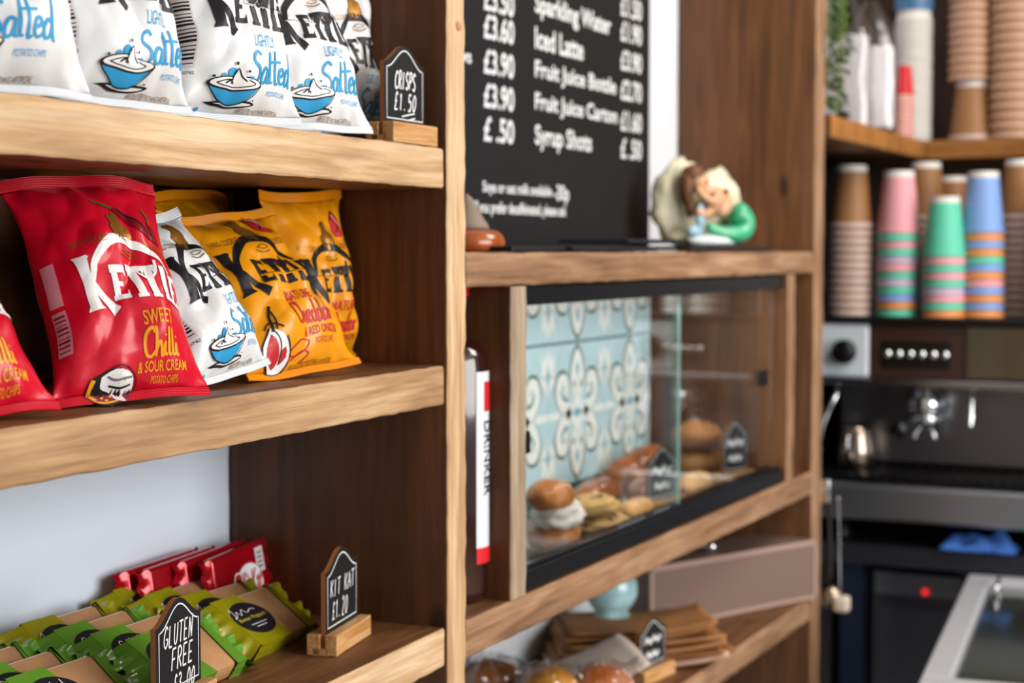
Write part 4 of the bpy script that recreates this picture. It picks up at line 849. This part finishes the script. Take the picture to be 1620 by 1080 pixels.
# ------------------------------------------------------------------ coffee bar beyond the unit
XS, XM = 2.02, 1.72
corner = thing('corner_shelf', 'orange brown L shaped wall shelf in the corner above the coffee machine', 'shelf')
timber('shelf_board', corner, 1.303, 2.318, -.012, .2305, 1.603, 1.640, 0, [mat('orange_stained_edge', 'a06a34', .5, var=.2, vscale=20)]+[STAIN[0]], step=.03)
bm = bmn(); box(bm, XS, 2.318, -1.2, -.0125, 1.603, 1.640, .003); obj('return_board', bm, wood('orange_stained_timber', '7a4a20', '93602e', 'a8733c', 1, 1, .5, .2), corner)
bm = bmn(); box(bm, 2.285, 2.318, -1.2, .228, 1.6405, 2.3); bb = obj('dark_backing', bm, wood('deep_brown_timber', '2a150a', '38200f', '4a2c18', 2, 1, .5, .2, knots=False), corner)
bm = bmn(); box(bm, 1.3035, 2.318, .215, .2305, .880, 1.6025); obj('dark_wall_board', bm, mat('black_wall_board', '17171b', .5), corner)  # dark board added so the wall behind the cups is black
# counter the machine stands on
CT = thing('bar_counter', 'dark bar counter with open black framed base under the coffee machine', 'counter')
DK = mat('dark_blue_grey_laminate', '23242c', .4); DKB = mat('navy_black_board', '12161f', .5)
bm = bmn(); box(bm, 1.70, 2.315, -1.4, .2145, .838, .876, .002); obj('worktop', bm, DK, CT)
bm = bmn(); box(bm, 2.25, 2.31, -1.4, .225, 0, .837); obj('back_panel', bm, DKB, CT)
for y in (.06, -.165, -.6): 
    bm = bmn(); box(bm, 1.75, 1.80, y-.02, y+.02, 0, .837, .002); obj('leg', bm, mat('navy_frame', '1b2740', .45), CT)
ap = thing('under_counter_appliance', 'grey black appliance with a red light under the bar counter', 'appliance', (1.86, -.05, .0))
bm = bmn(); box(bm, 0, .3, -.105, .095, .36, .80, .006); box(bm, .02, .28, -.09, .08, 0, .36); obj('housing', bm, mat('charcoal_housing', '5b5f6b', .4), ap)
bm = bmn(); box(bm, -.004, .0005, -.10, .09, .755, .797, .001); obj('control_strip', bm, mat('grey_control_strip', '9a9faa', .35), ap)
bm = bmn(); box(bm, -.006, -.0005, -.09, .08, .42, .735, .004); obj('door_panel', bm, mat('slate_door', '6b707d', .3), ap)
lm = bpy.data.materials.new('red_led'); lm.use_nodes = True; q = lm.node_tree.nodes['Principled BSDF']; q.inputs['Base Color'].default_value = (.8, .01, .01, 1); q.inputs['Emission Color'].default_value = (1, .02, .02, 1); q.inputs['Emission Strength'].default_value = 1.2
bm = bmn(); sphere(bm, (-.006, -.008, .765), .004, .006, .006, 12, 8); obj('indicator_light', bm, lm, ap, smooth=True)
# coffee machine
MW0, MW1 = .118, -.465
CM = thing('coffee_machine', 'wide steel espresso machine with white end panels on the bar counter', 'coffee machine', (XM, 0, .8775))
zz = lambda z: z-.8775
bm = bmn(); box(bm, .10, .52, MW1+.01, MW0-.01, zz(1.0), zz(1.285), .004); obj('body', bm, STEELD, CM)
bm = bmn(); box(bm, -.01, .52, MW1, MW0, zz(1.286), zz(1.298), .003); obj('top_tray', bm, BLACKP, CM)
bm = bmn(); box(bm, .0, .10, MW1+.095, MW0-.095, zz(1.186), zz(1.285), .003); obj('control_panel', bm, mat('dark_walnut_panel', '3a2820', .25, coat=.3), CM)
bm = bmn(); box(bm, -.022, .10, MW1, MW0, zz(1.172), zz(1.1855), .003); obj('front_ledge', bm, METAL, CM)
WP = mat('white_enamel_panel', 'cdd6dd', .3)
KN = mat('black_knob', '0f0f12', .25)
for y0, y1 in ((MW0-.094, MW0), (MW1, MW1+.094)):
    bm = bmn(); box(bm, -.004, .5, y0, y1, zz(1.186), zz(1.285), .006, 3); e = obj('end_panel', bm, WP, CM)
    bm = bmn(); lathe(bm, [(.0001, 0), (.020, 0), (.023, .004), (.023, .016), (.019, .022), (.0001, .023)], 28, 0, MX.Translation((-.004, (y0+y1)/2-.004, zz(1.233))) @ MX.Rotation(-PI/2, 4, 'Y')); obj('steam_knob', bm, KN, e, smooth=True)
for y0 in (-.002, -.295):
    bm = bmn(); box(bm, -.003, 0, y0-.125, y0, zz(1.205), zz(1.255), .001); pn = obj('button_panel', bm, mat('button_panel_black', '1a1614', .25), CM)
    for i in range(6):
        bm = bmn(); lathe(bm, [(.0001, 0), (.007, 0), (.0075, .002), (.0065, .006), (.0001, .0065)], 16, 0, MX.Translation((-.003, y0-.010-.021*i, zz(1.231))) @ MX.Rotation(-PI/2, 4, 'Y')); obj('button', bm, CHROME, pn, smooth=True)
bm = bmn(); box(bm, -.004, 0, -.285, -.155, zz(1.190), zz(1.283), .001); obj('display_window', bm, mat('olive_glass_display', '4a4030', .08, coat=.5), CM)
for i, y in enumerate((-.070, -.345)):
    bm = bmn(); lathe(bm, [(.034, 0), (.036, .004), (.036, .030), (.026, .036), (.026, .05)], 28, 0, MX.Translation((.055, y, zz(1.122)))); gh = obj('group_head', bm, CHROME, CM, smooth=True)
    bm = bmn(); lathe(bm, [(.0001, -.03), (.026, -.028), (.032, -.02), (.032, -.001)], 28, 0, MX.Translation((.055, y, zz(1.122)))); pf = obj('portafilter', bm, CHROME, CM, smooth=True)
    bm = bmn(); tube(bm, [(.035, y, zz(1.112)), (-.02, y+.01, zz(1.106)), (-.085, y+.02, zz(1.098))], lambda t: .009+.006*t, 14); obj('handle', bm, KN, pf, smooth=True)
    bm = bmn(); tube(bm, [(.055, y-.006, zz(1.094)), (.05, y-.016, zz(1.082)), (.05, y-.018, zz(1.070))], .005, 10); tube(bm, [(.055, y+.006, zz(1.094)), (.05, y+.016, zz(1.082)), (.05, y+.018, zz(1.070))], .005, 10); obj('spout', bm, CHROME, pf, smooth=True)
for y, tilt in ((.085, .02), (-.165, 0), (-.43, 0)):
    bm = bmn(); tube(bm, [(.02, y, zz(1.172)), (.0, y, zz(1.15)), (-.012, y+tilt, zz(1.10)), (-.005, y+tilt*1.6, zz(1.05 if y > 0 else 1.125))], .0048, 10); sphere(bm, (-.005, y+tilt*1.6, zz(1.045 if y > 0 else 1.118)), .008, .008, .012, 12, 8); obj('steam_wand', bm, CHROME, CM, smooth=True)
bm = bmn(); box(bm, .098, .104, MW1+.02, MW0-.02, zz(1.02), zz(1.170), .001); obj('back_plate', bm, mat('dark_steel_plate', '85858a', .3, .9), CM)
bm = bmn(); box(bm, -.04, .42, MW1-.005, MW0+.005, zz(.995), zz(1.008), .003)
for i in range(26): box(bm, -.03, .095, MW1+.02+.0215*i, MW1+.028+.0215*i, zz(1.008), zz(1.011))
obj('drip_tray', bm, mat('black_drip_grid', '1c1c20', .3, .6), CM)
bm = bmn(); box(bm, -.05, .45, MW1-.005, MW0+.02, zz(.925), zz(.994), .010, 4); obj('lower_front', bm, mat('satin_steel', 'a4a8ae', .38, 1), CM)
for y in (MW0-.03, MW1+.03):
    for x in (.06, .4):
        bm = bmn(); lathe(bm, [(.020, 0), (.022, .003), (.018, .01), (.018, .0475)], 20, 0, MX.Translation((x, y, 0))); obj('foot', bm, BLACKP, CM, smooth=True)
# jug on the tray
JG = thing('milk_jug', 'steel milk jug standing on the left of the drip tray', 'jug', (XM+.05, .060, 1.0125))
bm = bmn(); lathe(bm, [(.0001, 0), (.036, 0), (.038, .004), (.034, .04), (.028, .066), (.030, .078), (.0285, .078), (.026, .066), (.032, .04), (.034, .008), (.0001, .006)], 32, cap=False); obj('jug_body', bm, mat('jug_steel', 'a08f82', .15, 1), JG, smooth=True)
bm = bmn(); tube(bm, [(-.028, .0, .066), (-.052, 0, .062), (-.058, 0, .035), (-.036, 0, .016)], .003, 8); obj('jug_handle', bm, CHROME, JG, smooth=True)
# cloth in the gap below
BC = mat('blue_cloth', '3f74c8', .85, var=.18, vscale=20, bump=.5, bscale=70)
bm = bmn()
def clo(a, b):
    x = (a-.5)*.135; y = (b-.5)*.10
    z = .004+.020*max(0, noise.noise(V((a*3.3, b*2.6, 5)))+.45)*(1-abs(2*a-1)**4)*(1-abs(2*b-1)**4)*2+.004*abs(noise.noise(V((a*9, b*9, 1))))
    return V((y*.7, -x, z))
grid(bm, clo, 40, 30); grid(bm, lambda a, b: clo(a, b)-V((0, 0, .0025)), 40, 30, flip=True)
p = PX(1548, 868, 1.712); tag(obj('cleaning_cloth', bm, BC, None, (1.722, p.y, .8775), smooth=True), 'crumpled blue cleaning cloth on the counter under the coffee machine', 'cloth')
# chest in front
CH = thing('glass_top_chest', 'white framed chest with a dark glass top in the lower right corner', 'chest', (0, 0, 0))
n0 = PZ(1452, 1092, .84); f0 = PZ(1536.5, 908, .84)
cx0, cx1, cy = 0, (f0-n0).length, 0
CH.location = (n0.x, n0.y, 0); CH.rotation_euler = (0, 0, math.atan2(f0.y-n0.y, f0.x-n0.x))
CHW = mat('white_enamel', 'b9bac0', .35)
bm = bmn(); box(bm, cx0, cx1, cy-.62, cy, .05, .80, .01); obj('chest_body', bm, mat('grey_chest_side', '7d8088', .45), CH)
bm = bmn(); box(bm, cx0-.005, cx0+.085, cy-.625, cy+.005, .80, .84, .004); box(bm, cx1-.04, cx1+.005, cy-.625, cy+.005, .80, .84, .004); box(bm, cx0+.085, cx1-.04, cy-.035, cy+.005, .80, .84, .004); box(bm, cx0+.085, cx1-.04, cy-.625, cy-.59, .80, .84, .004); obj('rim', bm, CHW, CH)
bm = bmn(); box(bm, cx0+.0855, cx1-.0405, cy-.589, cy-.036, .818, .826); obj('lid_glass', bm, mat('dark_lid_glass', '34372f', .1, spec=.6, coat=.5), CH)
bm = bmn(); tube(bm, [(cx1-.12, cy-.05, .828), (cx1-.12, cy-.052, .846), (cx1-.06, cy-.052, .846), (cx1-.06, cy-.05, .828)], .004, 8, sm=3); obj('lid_handle', bm, CHROME, CH, smooth=True)

# ------------------------------------------------------------------ paper cups
CUPM = {k: mat(k+'_cup_paper', h, .5) for k, h in (('kraft', '94683f'), ('pink', 'e39ea7'), ('mint', '5cc6a8'), ('blue', '7b9fd9'), ('orange', 'dd8f4e'), ('lilac', 'c3adc8'), ('ripple', 'a9795a'), ('white', 'd5d2cc'), ('red', 'd01428'), ('rose', 'dd8f88'))}
LIPM = {'kraft': mat('kraft_cup_lip', 'c2aca4', .45), 'ripple': mat('ripple_cup_lip', 'c09a82', .45), 'white': CUPM['white'], 'red': CUPM['red'], 'rose': mat('rose_cup_lip', 'e6aea6', .5)}
CBASE = mat('white_cup_base', 'dedad6', .5)
cups = {}
def cup(kind, r, h):
    k = (kind, r, h)
    if k in cups: return copy_tree(cups[k])
    t = thing('paper_cup', 'x', 'cup'); rb = r*.70; nb = h*.10
    bm = bmn(); rt = lambda z: r+(rb-r)*z/h
    lathe(bm, [(rt(.004), .004), (rt(h-nb), h-nb)], 28, cap=False)
    if kind == 'ripple':
        pass
    obj('cup_wall', bm, CUPM[kind], t, smooth=True)
    bm = bmn(); lathe(bm, [(rt(h-nb)-.0002, h-nb), (rb, h), (rb-.002, h), (rb-.0025, h-.006), (.0001, h-.006)], 28, cap=False); obj('cup_base', bm, CBASE if kind not in ('red', 'rose', 'white') else CUPM[kind], t, auto=.6)
    bm = bmn(); lb = .0102 if kind in ('kraft', 'ripple') else .0055
    lathe(bm, [(r+.0002, lb), (r+.0012, lb-.0013), (r+.0014, .002), (r+.0004, .0002), (r-.001, .0008), (r-.001, .004)], 28, cap=False); obj('cup_lip', bm, LIPM.get(kind, CUPM[kind]), t, smooth=True)
    cups[k] = t; return t
NTH = ['top', 'second', 'third', 'fourth', 'fifth', 'sixth', 'seventh', 'eighth', 'ninth', 'tenth', 'eleventh', 'twelfth', 'thirteenth', 'fourteenth', 'fifteenth', 'sixteenth', 'seventeenth', 'eighteenth', 'nineteenth', 'twentieth']+['%dth' % i for i in range(21, 60)]
def cup_stack(x, y, z, kinds, r, h, pitch, where, grp):
    """kinds listed from the bottom cup up; mouths down"""
    n = len(kinds)
    for i, k in enumerate(kinds):
        c = cup(k, r, h); c.location = (x+random.uniform(-.0006, .0006), y+random.uniform(-.0006, .0006), z+pitch*i); c.rotation_euler = (0, 0, i*.7)
        c['label'] = '%s cup from the top, %s, in %s' % (NTH[n-1-i], k if k != 'ripple' else 'ridged', where); c['group'] = grp
        if n-1-i == 0: c['label'] = 'topmost %s cup in %s' % (k if k != 'ripple' else 'ridged brown', where)
ZM = 1.2985
def spot(px, X): return PX(px, 500, X).y
X1 = XM+.045
R1_, H1_ = .040, .110
def at_stack(px, X, kinds, r, h, pitch, where, grp='paper cup stacks on the coffee machine', z=ZM): cup_stack(X, spot(px, X), z, kinds, r, h, pitch, where, grp)
at_stack(1345, X1, ['kraft']*12, .0405, .118, .0149, 'the leftmost kraft stack on the coffee machine')
C_ = lambda s: [{'m': 'mint', 'p': 'pink', 'o': 'orange', 'b': 'blue', 'l': 'lilac', 'k': 'kraft'}[q] for q in s]
at_stack(1420, X1, C_('mobmlmplmp')+['mint', 'pink'], .0395, .116, .0140, 'the pink topped stack on the coffee machine')
at_stack(1492, X1-.02, C_('omplmpmp')+['mint'], .0385, .110, .0138, 'the mint topped stack on the coffee machine')
at_stack(1553, X1+.01, C_('obobpobmobo')+['blue'], .0385, .112, .0140, 'the blue topped stack on the coffee machine')
at_stack(1462, X1+.12, ['kraft']*13, .0395, .112, .0149, 'the kraft stack behind the pink topped one')
at_stack(1505, X1+.14, ['kraft']*12, .036, .10, .0149, 'the kraft stack behind the mint topped one')
at_stack(1612, X1+.10, ['kraft']*13, .0395, .112, .0149, 'the kraft stack right of the blue topped one')
at_stack(1672, X1, ['white']*9, .0405, .112, .018, 'the white stack on the coffee machine')
at_stack(1735, X1, ['white']*8, .0405, .112, .018, 'the farthest white stack on the coffee machine')
# upper shelf
ZU_ = 1.6408
G2 = 'paper cups on the corner shelf'
XU = XS+.06
at_stack(1533, XU, ['kraft'], .044, .118, .01, 'the corner shelf carrying a ridged stack', G2, ZU_)
at_stack(1530, XU, ['ripple']*16, .0425, .11, .0175, 'the ridged stack raised on one kraft cup', G2, ZU_+.1185)
at_stack(1600, XU-.01, ['ripple']*22, .0475, .12, .0192, 'the rightmost ridged stack on the corner shelf', G2, ZU_)
at_stack(1425, XU-.07, ['rose']*11+['red'], .0195, .056, .0083, 'the small rose stack on the corner shelf', G2, ZU_)
y = spot(1440, XU-.02); cup_stack(XU-.02, y, ZU_, ['white']*34, .036, .075, .0072, 'the tall white stack on the corner shelf', G2)
SLV = thing('cup_sleeve_wrapper', 'blue printed wrapper round the top of the white cup sleeve', 'wrapper', (XU-.02, y, ZU_+.262))
bm = bmn(); lathe(bm, [(.0375, 0), (.0375, .11), (.030, .125)], 32, cap=False); obj('wrapper_film', bm, mat('blue_wrapper_print', '3c6d96', .4, var=.3, vscale=14), SLV, smooth=True)
bm = bmn(); va = math.atan2(CAM.y-y, CAM.x-XU); grid(bm, lambda a, b: V((.0379*math.cos(va-.1+a*.5), .0379*math.sin(va-.1+a*.5), .022+.022*b)), 8, 4); obj('pale_print_patch', bm, mat('pale_teal_print', '9cc4c4', .4), SLV, smooth=True)
bm = bmn(); grid(bm, lambda a, b: V((.0381*math.cos(va+.5+a*.3), .0381*math.sin(va+.5+a*.3), .020+.018*b)), 8, 4); obj('red_print_patch', bm, mat('red_wrapper_print', 'c43a48', .4), SLV, smooth=True)
# clear bags of white packets
WPK = mat('white_sachet_paper', 'dcdbe4', .55, var=.05); CLB = clear('bag_film', (.9, .88, .86, 1), 1.35, .12, .05)
for i, (px, X, hh, w_, lab) in enumerate(((1328, 1.60, .25, .058, 'clear bag of white sachets behind the trailing plant'), (1376, 1.70, .235, .052, 'clear bag of white sachets nearer the red topped cups'))):
    yy = PX(px, 200, X).y; t = thing('sachet_bag', lab, 'bag', (X, yy, ZU_+.0006), (0, 0, .3*i), 'clear bags of sachets on the corner shelf')
    bm = bmn()
    def bag(a, b, w_=w_, hh=hh, i=i):
        an = 2*PI*a; k = (1-.08*b) if b < .62 else (.95-.75*((b-.62)/.38)**1.3); q = 1+.09*noise.noise(V((math.cos(an)*2+i, math.sin(an)*2, b*4)))
        c, s = math.cos(an), math.sin(an); m = (abs(c)**3+abs(s)**3)**(-1/3)
        return V((.035*k*q*c*m, w_*k*q*s*m, hh*b))
    grid(bm, bag, 40, 28, closeu=True); obj('clear_film', bm, CLB, t, smooth=True)
    for j in range(4):
        bm = bmn(); box(bm, -.024+.013*j, -.013+.013*j, -w_*.78, w_*.78, .004, hh*(.60+.05*(j % 2)), .003)
        for v in bm.verts: v.co += V((.002*noise.noise(v.co*40+V((j, i, 0))), .003*noise.noise(v.co*30+V((0, i, j))), 0))
        obj('sachet_stack', bm, WPK, t, auto=.7)
# trailing plant
TP = thing('trailing_plant', 'green trailing plant hanging down in front of the sachet bags', 'plant', (1.43, .0, 2.302))
LEAF = mat('leaf_green', '4c6a30', .5, var=.35, vscale=30); STEM = mat('stem_green', '6d7a3c', .6)
bm = bmn(); lathe(bm, [(.05, 0), (.065, .09), (.06, .09), (.05, .02), (.0001, .02)], 24); pot = obj('pot', bm, mat('terracotta', 'a5623f', .7), TP, smooth=True)
bm = bmn(); box(bm, -.1285, .12, -.07, .07, -.022, -.0005, .002); obj('pot_bracket', bm, STAIN[0], TP)
ls, st_ = bmn(), bmn()
for i in range(7):
    px = (1308, 1316, 1322, 1330, 1340, 1318, 1326)[i]; end = (165, 120, 205, 190, 90, 130, 60)[i]
    e = PX(px, end, 1.40+.012*i); yy = e.y
    pts = [(0, .03*math.sin(i), .08), (-.04+.01*i, yy*.6, .06), (e.x-1.43, yy, -.25), (e.x-1.43, yy+.006*math.sin(i*2), e.z-2.302+.12), (e.x-1.43, yy, e.z-2.302)]
    tube(st_, pts, .0012, 6); S = smooth_pts(pts, 12)
    for j, p in enumerate(S[14:]):
        for k in range(2 if j % 3 else 1):
            an = random.uniform(0, 2*PI); L_ = random.uniform(.013, .022); dd = V((math.cos(an)*.7, math.sin(an), -.6)).normalized(); sd = dd.cross(V((0, 0, 1))).normalized()*L_*.42; nn = sd.cross(dd).normalized()*L_*.12
            b0 = p+dd*.003; vs = [ls.verts.new(q) for q in (b0, b0+dd*L_*.45+sd+nn, b0+dd*L_, b0+dd*L_*.45-sd+nn, b0+dd*L_*.5-nn)]
            for a_, b_, c_ in ((0, 1, 4), (1, 2, 4), (2, 3, 4), (3, 0, 4)): ls.faces.new((vs[a_], vs[b_], vs[c_]))
obj('stems', st_, STEM, TP, smooth=True); obj('leaves', ls, LEAF, TP)
# utensils hung from the end of the unit
p = PX(1318, 790, 1.335)
UT = thing('hanging_ladle', 'steel ladle with a dark handle hanging from a hook on the unit end', 'ladle', (1.3025, -.004, 1.03))
bm = bmn(); tube(bm, [(0, 0, 0), (.018, -.002, .002), (.026, -.002, -.012), (.018, -.002, -.02)], .003, 8); box(bm, -.0003, .004, -.012, .012, -.02, .018, .001); obj('hook', bm, CHROME, UT, smooth=True)
bm = bmn(); tube(bm, [(.022, -.004, -.012), (.024, -.006, -.08), (.026, -.008, -.155)], .0042, 10); obj('handle', bm, mat('dark_handle', '231d1a', .4), UT, smooth=True)
bm = bmn(); lathe(bm, [(.0001, -.026), (.014, -.022), (.020, -.010), (.021, 0), (.0195, 0), (.0185, -.010), (.0001, -.023)], 24, 0, MX.Translation((.028, -.010, -.175)) @ MX.Rotation(1.1, 4, 'Y')); obj('ladle_bowl', bm, mat('warm_steel', 'b5a593', .2, 1), UT, smooth=True)
TA = thing('hanging_tag', 'pale tag on a thin wire hung beside the ladle', 'tag', (1.3025, -.03, 1.02))
bm = bmn(); tube(bm, [(.001, 0, 0), (.006, -.001, -.05), (.007, -.003, -.163)], .0016, 8); obj('wire', bm, METAL, TA, smooth=True)
bm = bmn(); box(bm, .001, .024, -.018, .008, -.19, -.163, .006, 3); obj('tag_block', bm, mat('pale_tag', 'd5c8b8', .4), TA, smooth=True)
